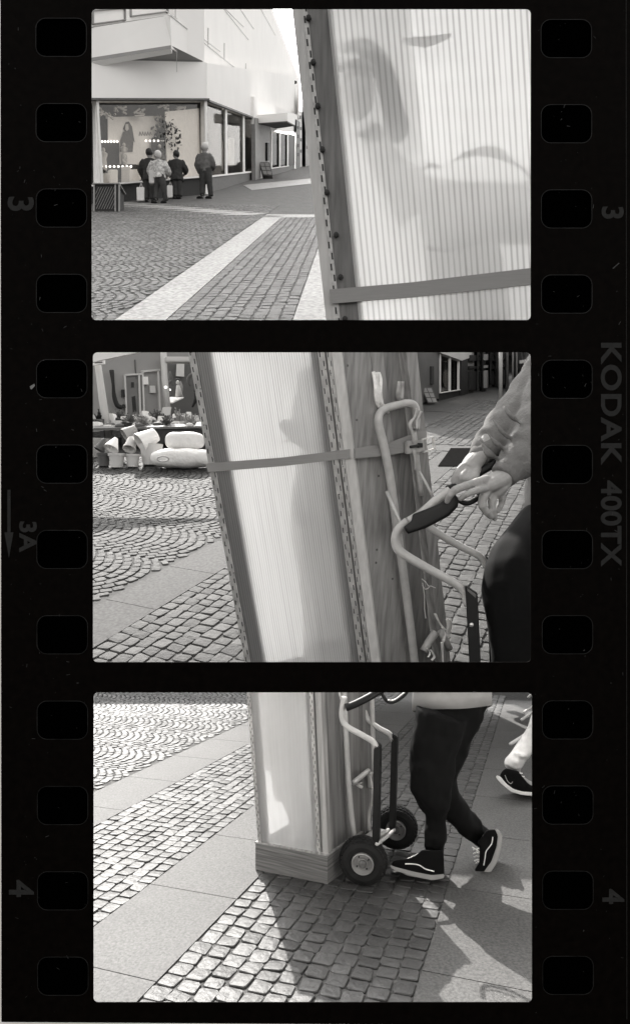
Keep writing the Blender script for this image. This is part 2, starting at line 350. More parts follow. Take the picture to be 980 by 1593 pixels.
# terrace 2
V2 = (70, 910, 560, 1046); e2a = edge_u(2, (148,947), (339,837)); e2b = edge_u(2, (184,989), (349.6,880.6)); e2r = edge_u(2, (706,725), (671,755))
base_sheet(2, 'ground', 5.72, 95, .5, .9, M['joint2'], -.016)
mb = MB(); vm = uvof(2, 600, 694)[1]
setts_fan(mb, 2, e2a, e2a-16, 4.6, 21, .16, 1.3, .2, V2, bul=.29)
vb = uvof(2, 660, 775)[1]; setts_band(mb, 2, e2b, e2r-(e2b-e2a), 4, vm-.2, .165, .2, V2); setts_band(mb, 2, e2r-(e2b-e2a), e2r, 3, vb, .165, .2, V2); setts_band(mb, 2, e2r, e2r+9, 3, vm-.2, .19, .2, V2)
setts_band(mb, 2, e2r-2.5, e2r+16, vm+.9, vm+16, .24, .2, (630, 850, 600, 700), simple=True)
struct(mb, 'cobbles', M['stone2'])
mb = MB(); slabs(mb, 2, e2a, e2b, 4, 22, 1.2, .2, off=-.55); slabs(mb, 2, e2r-(e2b-e2a), e2r, vb+.05, vm-.2, 1.2, .2); slabs(mb, 2, e2r-1.2, e2r+14, vm-.1, vm+.75, .8, .2)
for k in range(9): mb.hexa([W(2, e2r+.2+k*1.3+x, vm-.55+y, -.02) for x, y in ((0,0),(.9,0),(1.1,.3),(.2,.3))], [W(2, e2r+.2+k*1.3+x, vm-.55+y, .012) for x, y in ((0,0),(.9,0),(1.1,.3),(.2,.3))])
vk = uvof(2, 700, 641)[1]; slabs(mb, 2, uvof(2, 640, 641)[0], uvof(2, 760, 641)[0]+9, vk, vk+1.1, 1.6, .2)
struct(mb, 'path', M['slab2'])
# terrace 1
V1 = (90, 560, 318, 515); e1a = edge_u(1, (215,497), (400,335)); e1b = edge_u(1, (290,497), (430,335)); e1c = edge_u(1, (467,497), (493,375))
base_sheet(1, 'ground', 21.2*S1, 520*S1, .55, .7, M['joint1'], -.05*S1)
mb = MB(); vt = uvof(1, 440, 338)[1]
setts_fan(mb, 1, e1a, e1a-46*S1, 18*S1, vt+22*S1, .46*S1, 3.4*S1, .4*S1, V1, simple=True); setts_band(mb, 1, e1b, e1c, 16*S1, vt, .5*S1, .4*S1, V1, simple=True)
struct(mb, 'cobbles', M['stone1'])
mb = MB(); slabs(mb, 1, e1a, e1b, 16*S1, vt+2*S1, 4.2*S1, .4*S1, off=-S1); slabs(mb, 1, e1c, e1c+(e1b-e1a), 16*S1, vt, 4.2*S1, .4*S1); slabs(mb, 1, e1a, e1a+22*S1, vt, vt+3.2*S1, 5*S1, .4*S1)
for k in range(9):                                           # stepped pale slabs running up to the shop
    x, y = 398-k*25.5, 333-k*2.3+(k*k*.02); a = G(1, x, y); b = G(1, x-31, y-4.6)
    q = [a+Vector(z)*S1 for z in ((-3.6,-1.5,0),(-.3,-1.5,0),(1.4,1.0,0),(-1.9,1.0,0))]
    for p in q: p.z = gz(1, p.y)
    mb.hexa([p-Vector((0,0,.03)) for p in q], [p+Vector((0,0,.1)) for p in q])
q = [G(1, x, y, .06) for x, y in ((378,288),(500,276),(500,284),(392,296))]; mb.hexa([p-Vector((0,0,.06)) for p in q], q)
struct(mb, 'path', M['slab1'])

# ------------------------------------------------------------------ the film strip
YS = 1.37; PXU = YS/1000
def curve_mesh(splines, depth, name='c'):
    cu = bpy.data.curves.new(name, 'CURVE'); cu.dimensions = '2D'; cu.fill_mode = 'BOTH'; cu.extrude = depth
    for pts in splines:
        s = cu.splines.new('POLY'); s.points.add(len(pts)-1); s.use_cyclic_u = True
        for q, (x, y) in zip(s.points, pts): q.co = (x, y, 0, 1)
    o = bpy.data.objects.new(name, cu); COL.objects.link(o)
    dg = bpy.context.evaluated_depsgraph_get(); me = bpy.data.meshes.new_from_object(o.evaluated_get(dg)); bpy.data.objects.remove(o); return me
def rrect(x0, y0, x1, y1, r, n=7, jit=0):
    p = []
    for cx, cy, a0 in ((x1-r, y0+r, -90), (x1-r, y1-r, 0), (x0+r, y1-r, 90), (x0+r, y0+r, 180)):
        for i in range(n+1):
            t = R(a0+90*i/n); p.append((cx+r*math.cos(t), cy+r*math.sin(t)))
    return p
def px2(pts): return [((x-CX)*PXU, (CY-y)*PXU) for x, y in pts]
HOLES = [(57+.25*i, 29+132.7*i, 135+.25*i, 88+132.7*i) for i in range(12)] + [(841+.25*i, 31+132.4*i, 919+.25*i, 90+132.4*i) for i in range(12)]
FR = [(143, 14, 825, 498), (145, 548, 825, 1030), (146, 1077, 827, 1559)]
def flat_obj(me, name, m, Y, parent=None):
    o = bpy.data.objects.new(name, me); COL.objects.link(o); me.materials.clear(); me.materials.append(m)
    me.transform(Matrix.Rotation(R(90), 4, 'X'))
    if parent: me.transform(Matrix.Translation(Vector((0, Y, 0)) - root_loc(parent))); o.parent = parent
    else: o.location = (0, Y, 0)
    return o
strip = flat_obj(curve_mesh([px2([(1.8,-30),(1000,-30),(1000,1597),(600,1593.5),(3.2,1589.5)])] + [px2(rrect(*f, 7)) for f in FR] + [px2(rrect(*h, 15)) for h in HOLES], .0007), 'film_strip', M['film'], YS)
tag(strip, 'black strip of photographic film with sprocket holes and three picture windows', 'film strip')
for h in HOLES:
    x0, y0, x1, y1 = h
    flat_obj(curve_mesh([px2(rrect(x0-.8, y0-.8, x1+.8, y1+.8, 15.8)), px2(rrect(x0+.3, y0+.3, x1-.3, y1-.3, 14.7))], .0001), 'hole_rim', M['rim'], YS-.0009, strip)
flat_obj(curve_mesh([px2([(972.5,-30),(973.3,-30),(974.5,1585),(973.7,1585)])], .0001), 'edge_line', M['filmtext'], YS-.0009, strip)
def edge_text(body, px, py, size, name='edge_lettering', gap=1.0, ang=-90, stretch=1.0):
    cu = bpy.data.curves.new('t', 'FONT'); cu.body = body; cu.size = size*PXU; cu.align_x = 'LEFT'; cu.align_y = 'CENTER'; cu.extrude = .0001; cu.space_character = gap; cu.offset = .0016
    o = bpy.data.objects.new('t', cu); COL.objects.link(o)
    dg = bpy.context.evaluated_depsgraph_get(); me = bpy.data.meshes.new_from_object(o.evaluated_get(dg)); bpy.data.objects.remove(o)
    me.transform(Matrix.Translation(((px-CX)*PXU, (CY-py)*PXU, 0)) @ Matrix.Rotation(R(ang), 4, 'Z') @ Matrix.Diagonal((stretch, 1, 1, 1)))
    return flat_obj(me, name, M['filmtext'], YS-.0010, strip)
edge_text('KODAK', 948, 531, 43, gap=1.09, stretch=1.18); edge_text('400TX', 948, 748, 43, gap=1.03, stretch=1.06)
edge_text('3', 31, 304, 55); edge_text('3', 950, 320, 46); edge_text('3A', 43, 810, 36, gap=1.05, stretch=1.1)
edge_text('4', 32, 1369, 53); edge_text('4', 951, 1383, 46)
flat_obj(curve_mesh([px2([(12.5,762),(17.5,762),(17.5,828),(22,828),(15,868),(8,828),(12.5,828)])], .0001), 'arrow_mark', M['filmtext'], YS-.0010, strip)
mb = MB(); random.seed(3)
for i in range(240):
    x = random.choice([random.uniform(12, 138), random.uniform(832, 970)]); y = random.uniform(5, 1580); r = random.uniform(.25, .6) if i > 3 else 1.3; a = random.uniform(0, 3.1); L = r*random.choice([1, 1, 2, 5])
    c = P(x, y, YS-.0012); dx, dz = math.cos(a)*L*PXU, math.sin(a)*L*PXU; ex, ez = -math.sin(a)*r*.6*PXU, math.cos(a)*r*.6*PXU
    mb.hexa([c+Vector((dx+ex,0,dz+ez)), c+Vector((dx-ex,0,dz-ez)), c+Vector((-dx-ex,0,-dz-ez)), c+Vector((-dx+ex,0,-dz+ez))], [c+Vector((dx+ex,-.0002,dz+ez)), c+Vector((dx-ex,-.0002,dz-ez)), c+Vector((-dx-ex,-.0002,-dz-ez)), c+Vector((-dx+ex,-.0002,-dz+ez))])
dd = mb.build('dust_specks', mat('dust_grey', .02, .6, 10, .1), strip); dd['kind'] = 'stuff'
wd = MB(); wd.hexa([P(47+x, 601+y, YS-.0013) for x, y in ((0,0),(7,-4),(8,-1),(3,5),(1,4))], [P(47+x, 601+y, YS-.0016) for x, y in ((0,0),(7,-4),(8,-1),(3,5),(1,4))]); wd.build('white_fleck', M['dust'], strip)
card = flat_obj(curve_mesh([px2([(16,-40),(990,-40),(990,1592),(16,1582)])] + [px2([(f[0]-6,f[1]-14),(f[2]+8,f[1]-14),(f[2]+8,f[3]+16),(f[0]-6,f[3]+16)]) for f in FR], .0015), 'black_card', M['black'], YS+.006)
tag(card, 'black card behind the film strip, seen through the sprocket holes', 'card')
brd = flat_obj(curve_mesh([px2([(-420,-300),(1400,-300),(1400,1900),(-420,1900)])] + [px2([(60,-24),(920,-24),(920,1578),(60,1578)])], .002), 'white_board', M['white_board'], YS+.016)
tag(brd, 'white board showing as a thin white edge left of and below the film strip', 'board')

# ------------------------------------------------------------------ the tall box, three times
class Case:
    def __init__(s, bot, top): s.b, s.t = bot, top
    def f(s, i, j):
        n = (s.b[j]-s.b[i]).cross(s.t[i]-s.b[i]).normalized()
        if n.dot(s.b[i] - (s.b[0]+s.b[2])/2) < 0: n = -n
        def g(u, v, out=0): lo = s.b[i].lerp(s.b[j], u); hi = s.t[i].lerp(s.t[j], u); return lo.lerp(hi, v) + n*out
        return g
def patch(mb, g, u0, u1, v0, v1, o0, o1, m=0, tone=.5):
    q = [(u0,v0),(u1,v0),(u1,v1),(u0,v1)]; mb.hexa([g(u, v, o0) for u, v in q], [g(u, v, o1) for u, v in q], m, tone)
def sun_block_cap(case, m, parent, th):  # added unseen cap on the cut-off box top: blocks sun, makes the shadow solid
    mb = MB(); mb.hexa([p + Vector((0,0,.0)) for p in case.t], [p + Vector((0,0,th)) for p in case.t]); return mb.build('sun_block_cap', m, parent)
def sheet(g, u0, u1, v0, v1, out, name, m, parent, n=24, wob=0):
    mb = MB()
    for j in range(n):
        a, b = v0+(v1-v0)*j/n, v0+(v1-v0)*(j+1)/n
        for i in range(4):
            p, q = u0+(u1-u0)*i/4, u0+(u1-u0)*(i+1)/4
            mb.quad(g(p,a,out), g(q,a,out), g(q,b,out), g(p,b,out), uv=[(i/4,a),((i+1)/4,a),((i+1)/4,b),(i/4,b)])
    o = mb.build(name, m, parent); return o
def perf(g, uc, wd, v0, v1, out, th, n, parent, phase=0, nails=0, dashw=.3, nr=.5):
    """thin metal strip with two staggered rows of slots and a few nail heads"""
    mb = MB(); patch(mb, g, uc-wd/2, uc+wd/2, v0, v1, out, out+th)
    for i in range(n):
        a = v0+(v1-v0)*(i+.1)/n; b = a+(v1-v0)*.62/n; sft = wd*.22*(1 if i % 2 else -1)
        patch(mb, g, uc+sft-wd*dashw/4, uc+sft+wd*dashw/4, a, b, out+th*.5, out+th*1.25, 1)
    o = mb.build('perforated_strip', [M['perf'], M['dark']], parent)
    if nails:
        nb = MB(); d = (g(uc, .5, 1)-g(uc, .5, 0))
        for i in range(nails):
            c = g(uc + wd*.35*(1 if i % 2 else -.2), v0+(v1-v0)*(i+.5+.15*math.sin(i*7))/nails, out+th); r = (g(uc+wd, .5)-g(uc, .5)).length*.2*nr
            nb.lathe(c, d, [(0, r*.6), (r*.3, r), (r*1.3, r*.8), (r*1.5, .1*r)], 10)
        NAILS(nb, 'nail', M['midd'], parent)
    return o
# --- lowest frame
PH = .097
def up3(p, h): return Vector((p.x, p.y, gz(3, p.y)+h))
A3, B3 = P(403,1310,2.285), P(508,1329,2.18); C3 = P(574,1287,2.43)
for p in (A3, B3, C3): p.z = gz(3, p.y) + PH - .004
D3 = A3 + (C3 - B3)
T3 = [P(x, 1033, y) for x, y in ((382,2.285),(494,2.18),(573,2.43))]; T3.append(T3[0] + (T3[2]-T3[1]))
cs = Case([A3, B3, C3, D3], T3)
box = thing('plastic_box', 'tall translucent plastic and timber box on plank plinth beside the two wheels', 'box', (A3+C3)/2 - Vector((0,0,PH)), 'tall plastic boxes')
ctr = (A3+B3+C3+D3)/4; pl = MB()
pb = [ctr + (p-ctr)*1.06 for p in (A3, B3, C3, D3)]
for i in range(4):
    for k in range(1):
        a, b = pb[i], pb[(i+1) % 4]; ia, ib = ctr+(a-ctr)*.9, ctr+(b-ctr)*.9
        def lv(p, h): return Vector((p.x, p.y, gz(3, p.y)+h))
        h0, h1 = .001, PH-.001
        pl.hexa([lv(a,h0), lv(b,h0), lv(ib,h0), lv(ia,h0)], [lv(a,h1), lv(b,h1), lv(ib,h1), lv(ia,h1)])
po = pl.build('plinth', M['w3p'], box)
tr = MB()
for i in range(4):
    a, b = pb[i], pb[(i+1) % 4]; tr.hexa([lv(ctr+(a-ctr)*.9, PH-.001), lv(ctr+(b-ctr)*.9, PH-.001), lv(ctr+(b-ctr)*1.012, PH-.001), lv(ctr+(a-ctr)*1.012, PH-.001)], [lv(ctr+(a-ctr)*.9, PH+.004), lv(ctr+(b-ctr)*.9, PH+.004), lv(ctr+(b-ctr)*1.012, PH+.004), lv(ctr+(a-ctr)*1.012, PH+.004)])
tr.build('plinth_rim', M['w3l'], box)
g = cs.f(0, 1)
sheet(g, .05, .93, 0, 1, .002, 'front_panel', M['sheet3'], box)
fr = MB(); patch(fr, g, 0, .13, 0, 1, -.016, -.002); patch(fr, g, .82, .985, 0, 1, -.016, -.002); fr.build('corner_post', M['w3'], box)
perf(g, .025, .055, 0, 1, .004, .0015, 52, box, nails=9); perf(g, .90, .05, 0, 1, .004, .0015, 44, box, nails=6)
mb = MB(); patch(mb, g, .955, 1.03, 0, 1, .0, .004); mb.build('corner_trim', M['w3l'], box)
g = cs.f(1, 2)
for u0, u1, mt in ((.0, .1, 'w3l'), (.11, .42, 'w3'), (.45, .78, 'w3')):
    mb = MB(); patch(mb, g, u0, u1, 0, 1, -.012, .0 if mt == 'w3' else .003); mb.build('plank', M[mt], box)
mb = MB(); patch(mb, g, .80, .99, 0, 1, -.012, .012); mb.build('edge_board', M['w3'], box)
g = cs.f(3, 0); sheet(g, .0, 1, 0, 1, 0, 'left_panel', M['sheet3b'], box); g = cs.f(2, 3); sheet(g, .0, 1, 0, 1, 0, 'rear_panel', M['sheet3b'], box)
CS3 = cs; sun_block_cap(cs, M['w3'], box, .006)
ins = MB(); 
def q3(px, py, Y): return P(px, py, Y)
ins.tube([q3(432,1046,2.40), q3(438,1120,2.38), q3(440,1180,2.37), q3(462,1250,2.36), q3(474,1300,2.38), q3(478,1322,2.38)], [.085,.08,.07,.062,.045,.04], 16, sub=4)
ins.tube([q3(468,1046,2.48), q3(476,1150,2.47), q3(485,1240,2.46), q3(488,1310,2.44)], [.06,.055,.045,.035], 14, sub=3)
ins.tube([q3(474,1306,2.40), q3(462,1312,2.34), q3(446,1312,2.31)], [.03,.032,.02], 12)
io = ins.build('person', M['cloth_in'], None); remesh(io, .012, 6); tag(io, 'blurred standing legs in pale trousers inside the box on the plank plinth', 'person', 'figures inside the boxes')
# --- middle frame
b2 = [P(386,1050,5.85), P(586,1050,5.6), P(697,1050,6.1)]; b2.append(b2[0]+(b2[2]-b2[1]))
t2 = [P(291,528,5.25), P(520,528,5.0), P(640,528,5.45)]; t2.append(t2[0]+(t2[2]-t2[1]))
cs = Case(b2, t2)
box = thing('plastic_box', 'tall leaning translucent box bound by one strap with metal buckle beside the two hands', 'box', sum(b2, Vector())/4, 'tall plastic boxes')
g = cs.f(0, 1)
sheet(g, .05, .93, 0, 1, .006, 'front_panel', M['sheet2'], box)
fr = MB(); patch(fr, g, 0, .15, 0, 1, -.05, -.008); patch(fr, g, .83, .985, 0, 1, -.05, -.008); fr.build('corner_post', M['w2d'], box)
perf(g, .022, .05, 0, 1, .012, .004, 44, box, nails=11); perf(g, .905, .045, 0, 1, .012, .004, 40, box, nails=8); perf(g, .955, .03, 0, 1, .012, .004, 40, box, nails=7)
mb = MB(); patch(mb, g, .972, 1.035, 0, 1, .0, .012); mb.build('corner_trim', M['w2l'], box)
gs = cs.f(1, 2)
for u0, u1, mt, dz in ((.0, .07, 'w2l', .008), (.075, .42, 'w2', 0), (.435, .60, 'w2', -.01), (.60, .83, 'w2d', -.03)):
    mb = MB(); patch(mb, gs, u0, u1, 0, 1, -.06, dz); mb.build('plank', M[mt], box)
mb = MB(); patch(mb, gs, .85, 1, 0, 1, -.06, .05); mb.build('edge_board', M['w2'], box)
nb = MB()
for u, v in ((.12,.93),(.15,.78),(.2,.40),(.36,.31),(.34,.62),(.88,.84),(.9,.66),(.17,.36),(.06,.2),(.06,.5),(.9,.2)):
    nb.lathe(gs(u, v, .0), gs(u,v,1)-gs(u,v,0), [(0,.011),(.003,.009)], 10)
NAILS(nb, 'screw', M['midd'], box)
g3 = cs.f(3, 0); sheet(g3, 0, 1, 0, 1, 0, 'left_panel', M['sheet2b'], box); g3 = cs.f(2, 3); sheet(g3, 0, 1, 0, 1, 0, 'rear_panel', M['sheet2b'], box)
sun_block_cap(cs, M['w2'], box, .02)
front2 = Pl(g(0,0), g(1,0), g(1,1)); side2 = Pl(gs(0,0), gs(1,0), gs(1,1))
st = MB(); front2.prism(st, [(322,720),(440,711),(545,698),(545,712),(440,724.5),(326,733.5)], .022, .03)
side2.prism(st, [(544,697.5),(600,688),(655,667),(656,681),(622,690),(600,702),(544,712.5)], .055, .063)
side2.prism(st, [(544,700),(575,699),(622,690),(622,703),(590,709),(544,713)], .066, .074)
so = tag(st.build('strap', M['strap'], None), 'grey webbing strap wound round the leaning box above the hands', 'strap')
bk = thing('buckle', 'open metal ratchet buckle at the strap end on the right of the box', 'buckle', side2.hit(620, 705, .06))
mb = MB(); side2.prism(mb, [(618,686),(645,684),(646,702),(619,706)], .08, .12); mb.build('ratchet_body', M['perf'], bk, bevel=.006)
mb = MB()
for a, b in (((644,683),(661,680)), ((661,680),(663,698)), ((663,698),(645,703)), ((645,703),(644,683))): side2.line(mb, *a, *b, 2.2, .09, .11)
mb.build('loop', M['tape'], bk)
mb = MB(); side2.rect(mb, 634, 689, 640, 696, .12, .14); mb.tube([side2.hit(622,695,.13), side2.hit(640,692,.13)], .012, 8); mb.build('pawl', M['dark'], bk)
ins = MB()
ins.tube([P(505,700,5.85), P(505,800,5.95), P(512,900,6.05), P(515,1045,6.1)], [.22,.30,.27,.24], 18, sub=4); ins.tube([P(490,720,5.6), P(470,800,5.75), P(505,850,5.8), P(530,830,5.7)], [.1,.1,.08,.06], 12, sub=4)
ins.tube([P(480,560,5.9), P(485,640,5.95), P(500,700,6.0)], [.12,.2,.2], 12, sub=3)
for k, (x0, y0, x1, y1) in enumerate(((430,660,500,640),(425,690,490,668),(470,770,540,745),(460,845,540,822),(455,740,535,735),(470,830,545,800),(470,872,548,862),(470,895,548,890),(480,950,552,948),(480,1000,556,985))): ins.tube([P(x0,y0,5.62+.05*(y0-740)/100), P((x0+x1)/2,(y0+y1)/2+3,5.52+.05*(y0-740)/100), P(x1,y1,5.6+.05*(y0-740)/100)], [.02,.035,.02], 8, sub=3)
io = ins.build('person', M['cloth_in'], None); remesh(io, .035, 5, disp=.05, dscale=.25); tag(io, 'blurred figure with folded pale sleeves inside the box bound by the strap with the buckle', 'person', 'figures inside the boxes')
hr = MB(); hr.tube([P(440,655,5.75), P(465,672,5.7), P(492,672,5.7), P(512,648,5.75)], [.05,.11,.13,.07], 12, sub=4)
remesh(hr.build('hair', M['hair_d'], io), .03, 6)
# --- top frame
b1 = [P(520,524,10.5), P(885,524,10.2), P(985,524,12.6)]; b1.append(b1[0]+(b1[2]-b1[1]))
t1 = [P(464,3,10.1), P(858,3,9.8), P(950,3,12.2)]; t1.append(t1[0]+(t1[2]-t1[1]))
cs = Case(b1, t1)
box = thing('plastic_box', 'large close translucent ribbed box with strap low across it, right of the shop street', 'box', sum(b1, Vector())/4, 'tall plastic boxes')
g = cs.f(0, 1)
sheet(g, .115, .93, 0, 1, .02, 'front_panel', M['sheet1'], box)
fr = MB(); patch(fr, g, .02, .128, 0, 1, -.1, .0); fr.build('side_board', M['w1d'], box)
fr = MB(); patch(fr, g, .925, 1, 0, 1, -.1, .03); fr.build('corner_post', M['w1d'], box)
mb = MB(); patch(mb, g, -.028, .018, 0, 1, -.1, .01); mb.build('corner_trim', M['w1'], box)
perf(g, .024, .02, 0, 1, .012, .008, 30, box, dashw=.7)
nb = MB()
for i in range(8):
    y = 30+66.5*i; p = g(.035 if i < 5 else .055, 1-(y-3)/521, .02); nb.lathe(p, g(0,.5,1)-g(0,.5,0), [(0,.02),(.01,.045),(.05,.04),(.06,.01)], 10)
NAILS(nb, 'nail', M['dark'], box)
g3 = cs.f(3, 0); sheet(g3, 0, 1, 0, 1, 0, 'left_panel', M['sheet1'], box); g3 = cs.f(2, 3); sheet(g3, 0, 1, 0, 1, 0, 'rear_panel', M['sheet1'], box)
sun_block_cap(cs, M['w1d'], box, .02)
front1 = Pl(g(0,0), g(1,0), g(1,1))
st = MB(); front1.prism(st, [(513,452),(640,441),(840,417),(842,443),(640,464),(516,474)], .05, .075)
tag(st.build('strap', M['strap'], None), 'wide grey strap across the bottom of the large ribbed box', 'strap')
ins = MB()
ins.ell(P(556,150,10.72), .30, .3, .46); ins.tube([P(575,205,11), P(600,260,11.5), P(650,330,11.9)], [.2,.3,.5], 14, sub=3)
ins.tube([P(650,310,12.1), P(700,330,12.1), P(830,345,12.1)], [.25,.45,.55], 18, sub=3);
ins.tube([P(700,262,11.9), P(730,246,11.8), P(775,250,11.8), P(825,285,11.9)], [.05,.09,.10,.05], 12, sub=4); ins.tube([P(740,290,11.2), P(775,330,11.15), P(790,380,11.2)], [.05,.12,.05], 12, sub=4); ins.tube([P(640,285,10.9), P(665,262,10.85), P(690,268,10.9)], [.04,.08,.05], 10, sub=4)
ins.tube([P(668,300,11.1), P(672,350,10.9), P(700,378,10.8), P(745,370,10.8), P(785,340,11)], [.06,.10,.12,.12,.06], 14, sub=4)
ins.tube([P(700,340,12), P(720,430,12), P(730,515,12)], [.6,.7,.7], 16)
io = ins.build('person', M['cloth_in'], None); remesh(io, .08, 4, disp=.12, dscale=.5); tag(io, 'blurred figure with dark hair and headband bowing inside the large ribbed box', 'person', 'figures inside the boxes')
hr = MB(); hr.tube([P(533,82,10.62), P(560,76,10.55), P(588,98,10.5), (P(604,142,10.48)), P(612,180,10.48), P(620,206,10.48), P(629,216,10.48)], [.07,.13,.17,.17,.18,.2,.1], 14, sub=5); hr.tube([P(618,214,10.48), P(636,208,10.48)], [.1,.03], 8)
remesh(hr.build('hair', M['hair_d'], io), .035, 3)
mb = MB(); mb.tube([P(527,107,10.42), P(545,99,10.36), P(568,99,10.34), P(586,110,10.36)], .055, 8, sub=3, flat=(.5,1)); mb.build('headband', M['paper'], io)
mb = MB(); mb.tube([P(527,113,10.42), P(545,106,10.37), P(568,106,10.36), P(584,115,10.38)], .03, 8, sub=3); mb.tube([P(558,209,10.38), P(572,210,10.36), P(582,200,10.38)], .045, 8, sub=3); mb.tube([P(664,386,10.5), P(700,391,10.5), P(742,378,10.5)], .035, 8, sub=3); mb.tube([P(625,66,10.5), P(660,70,10.5), P(700,60,10.5)], [.03,.08,.03], 8, sub=3)
NAILS(mb, 'dark_fold', M['hair_d'], io)

# ================================================================== TOP FRAME: the shopping street
def poly(pl, pts, o0, o1, name, m, parent, **k):
    mb = MB(); pl.prism(mb, pts, o0, o1); return mb.build(name, m, parent, **k)
W1 = wallplane(1, (145,317), (318,302)); W2 = wallplane(1, (318,302), (399,277))
bld = thing('shop_building', 'bright white corner building with big display windows and jutting balcony', 'building', G(1, 318, 302))
poly(W1, [(40,297),(318,274),(318,303),(40,331)], -.6, 0, 'plinth_wall', M['dark'], bld); poly(W2, [(318,274),(397,266),(399,279),(318,304)], -.6, .0, 'plinth_wall', M['midd'], bld)
poly(W1, [(40,92),(318,98),(318,157),(40,157)], -1, .4, 'fascia', M['white'], bld)
poly(W2, [(318,98),(318,157),(395,186),(462,190),(462,120)], -1, .4, 'fascia', M['white'], bld)
poly(W1, [(40,155.5),(319,155.5),(319,158.5),(40,158.5)], .4, .9, 'edge_strip', M['midd'], bld)
poly(W2, [(318,155.5),(396,184.5),(396,187),(318,158.5)], .4, .9, 'edge_strip', M['midd'], bld)
poly(W1, [(40,5),(318,5),(318,98),(40,92)], -1.2, 0, 'upper_wall', M['white'], bld)
# jutting balcony, triangular in plan
K = P(266,76,88*S1); K2 = P(263.5,24,88*S1); La = W1.hit(130,98.5,.2); Lb = W1.hit(130,46,.2); Rb = W2.hit(312,101,.5) if False else W1.hit(312,101,.4)
axisd = (G(1,399,277)-G(1,318,302)); W3 = Pl(K, K+axisd, K+Vector((0,0,1)))
th = Vector((0,.9*S1,0)); W3.sc = S1
mb = MB(); mb.hexa([La, K, K2, Lb], [La+th, K+th, K2+th, Lb+th]); mb.build('balcony_front', M['white'], bld)
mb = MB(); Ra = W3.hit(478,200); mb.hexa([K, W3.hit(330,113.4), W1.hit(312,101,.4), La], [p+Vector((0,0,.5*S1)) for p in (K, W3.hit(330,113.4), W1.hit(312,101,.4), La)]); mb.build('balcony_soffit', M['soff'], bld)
poly(W3, [(264.5,24),(266.5,75.5),(452,187),(463,188),(463,176),(452,178)], -.8, .05, 'balcony_side', M['white'], bld)
poly(W3, [(318,5),(421,5),(466,122),(466,180),(452,178),(318,70)], -1.6, -1.0, 'upper_wall', M['white'], bld)
mb = MB()
for a, b, wd in (((263.5,23),(453,177),1.0), ((266,14),(350,80),.8), ((351,8),(392,62),.7), ((375,7),(400,45),.5), ((350,6),(385,42),.7), ((406,6),(432,55),.5), ((266,35),(300,60),.5)): W3.line(mb, *a, *b, wd, (.05 if b[0] == 453 else -.98), (.16 if b[0] == 453 else -.9))
for x in (283, 302, 318, 332, 356, 388): 
    y = 23+(x-263.5)*.8127; W3.line(mb, x, y, x, max(7, y-(.17*(540-x))), .6, -.98, -.85)
for i in range(22): x = 404+i*2.1; y = 23+(x-263.5)*.8127; W3.line(mb, x, y, x, y-5+.05*i, .5, .05, .12)
mb.build('railing', M['cream'], bld)
mb = MB()
for x0, x1, y0, y1 in ((144,194,17,38),(203,260,10,26)):
    sl = -.13
    for a, b in (((x0,y0),(x1,y0+sl*(x1-x0)*.6)),((x0,y1),(x1,y1+sl*(x1-x0))),((x0,y0),(x0,y1)),((x1,y0-3),(x1,y1-5))): W1.line(mb, *a, *b, 1.6, 0, .25)
W1.line(mb, 130,46,262,26, 1.5, .3, .6)
mb.build('window_frame', M['soff'], bld)
mb = MB(); mb.tube([P(275,76,86.5*S1), P(275.5,112,86.5*S1)], .035*S1, 6); mb.build('hanging_cable', M['soff'], bld)
# display windows
win = poly(W1, [(147,158),(318,158),(318,275),(147,289.5)], -.25, -.2, 'window', M['gl'], bld)
mb = MB(); W1.line(mb, 148,157,156,290, 3.4, -.3, .45); W1.line(mb, 316.5,157,318.5,303, 4, -.3, .5); W1.line(mb, 40,298.5,318,275.5, 2.4, -.3, .6); mb.build('frame', M['white2'], win)
poly(W1, [(146,156),(152,156),(155,290),(148,290)], -.2, .3, 'corner_column', M['white2'], bld)
win = poly(W2, [(318,158),(396,187),(397,266),(318,275)], -.3, -.22, 'window', M['gl'], bld)
mb = MB()
for x in (351, 378.5, 395.5):
    t = (x-318)/78; W2.line(mb, x, 157+29*t, x+.8, 275-9*t, 3.4-1.2*t, -.1, .15)
W2.line(mb, 318,275.5,397,266.5, 2.4, -.1, .3); mb.build('frame', M['white2'], win)
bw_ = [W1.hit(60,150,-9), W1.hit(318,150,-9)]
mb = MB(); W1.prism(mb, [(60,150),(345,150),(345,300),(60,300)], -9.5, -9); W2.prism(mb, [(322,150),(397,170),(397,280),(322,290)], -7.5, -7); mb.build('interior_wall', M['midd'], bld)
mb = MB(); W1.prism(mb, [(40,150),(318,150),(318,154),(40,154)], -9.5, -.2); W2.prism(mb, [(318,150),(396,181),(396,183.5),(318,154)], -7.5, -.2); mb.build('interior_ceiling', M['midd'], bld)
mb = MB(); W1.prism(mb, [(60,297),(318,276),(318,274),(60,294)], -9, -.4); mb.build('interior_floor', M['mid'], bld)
poster = thing('poster', 'white shop window poster showing a long-haired figure in dark clothes', 'poster', W1.hit(211,270,-2))
poly(W1, [(168,182),(252,180),(252,262),(169,268)], -2.1, -1.95, 'panel', M['white2'], poster)
mb = MB(); W1.prism(mb, [(192,200),(196,190),(201,189),(206,197),(207,218),(210,222),(203,205),(195,206)], -1.95, -1.88); W1.prism(mb, [(188,218),(192,205),(205,204),(208,222),(207,236),(187,236)], -1.88, -1.83); mb.build('printed_figure', M['midd'], poster)
mb = MB(); W1.prism(mb, [(196,193),(200,193),(201,201),(198,204),(195,201)], -1.87, -1.77); mb.build('printed_face', M['cream'], poster)
mb = MB(); 
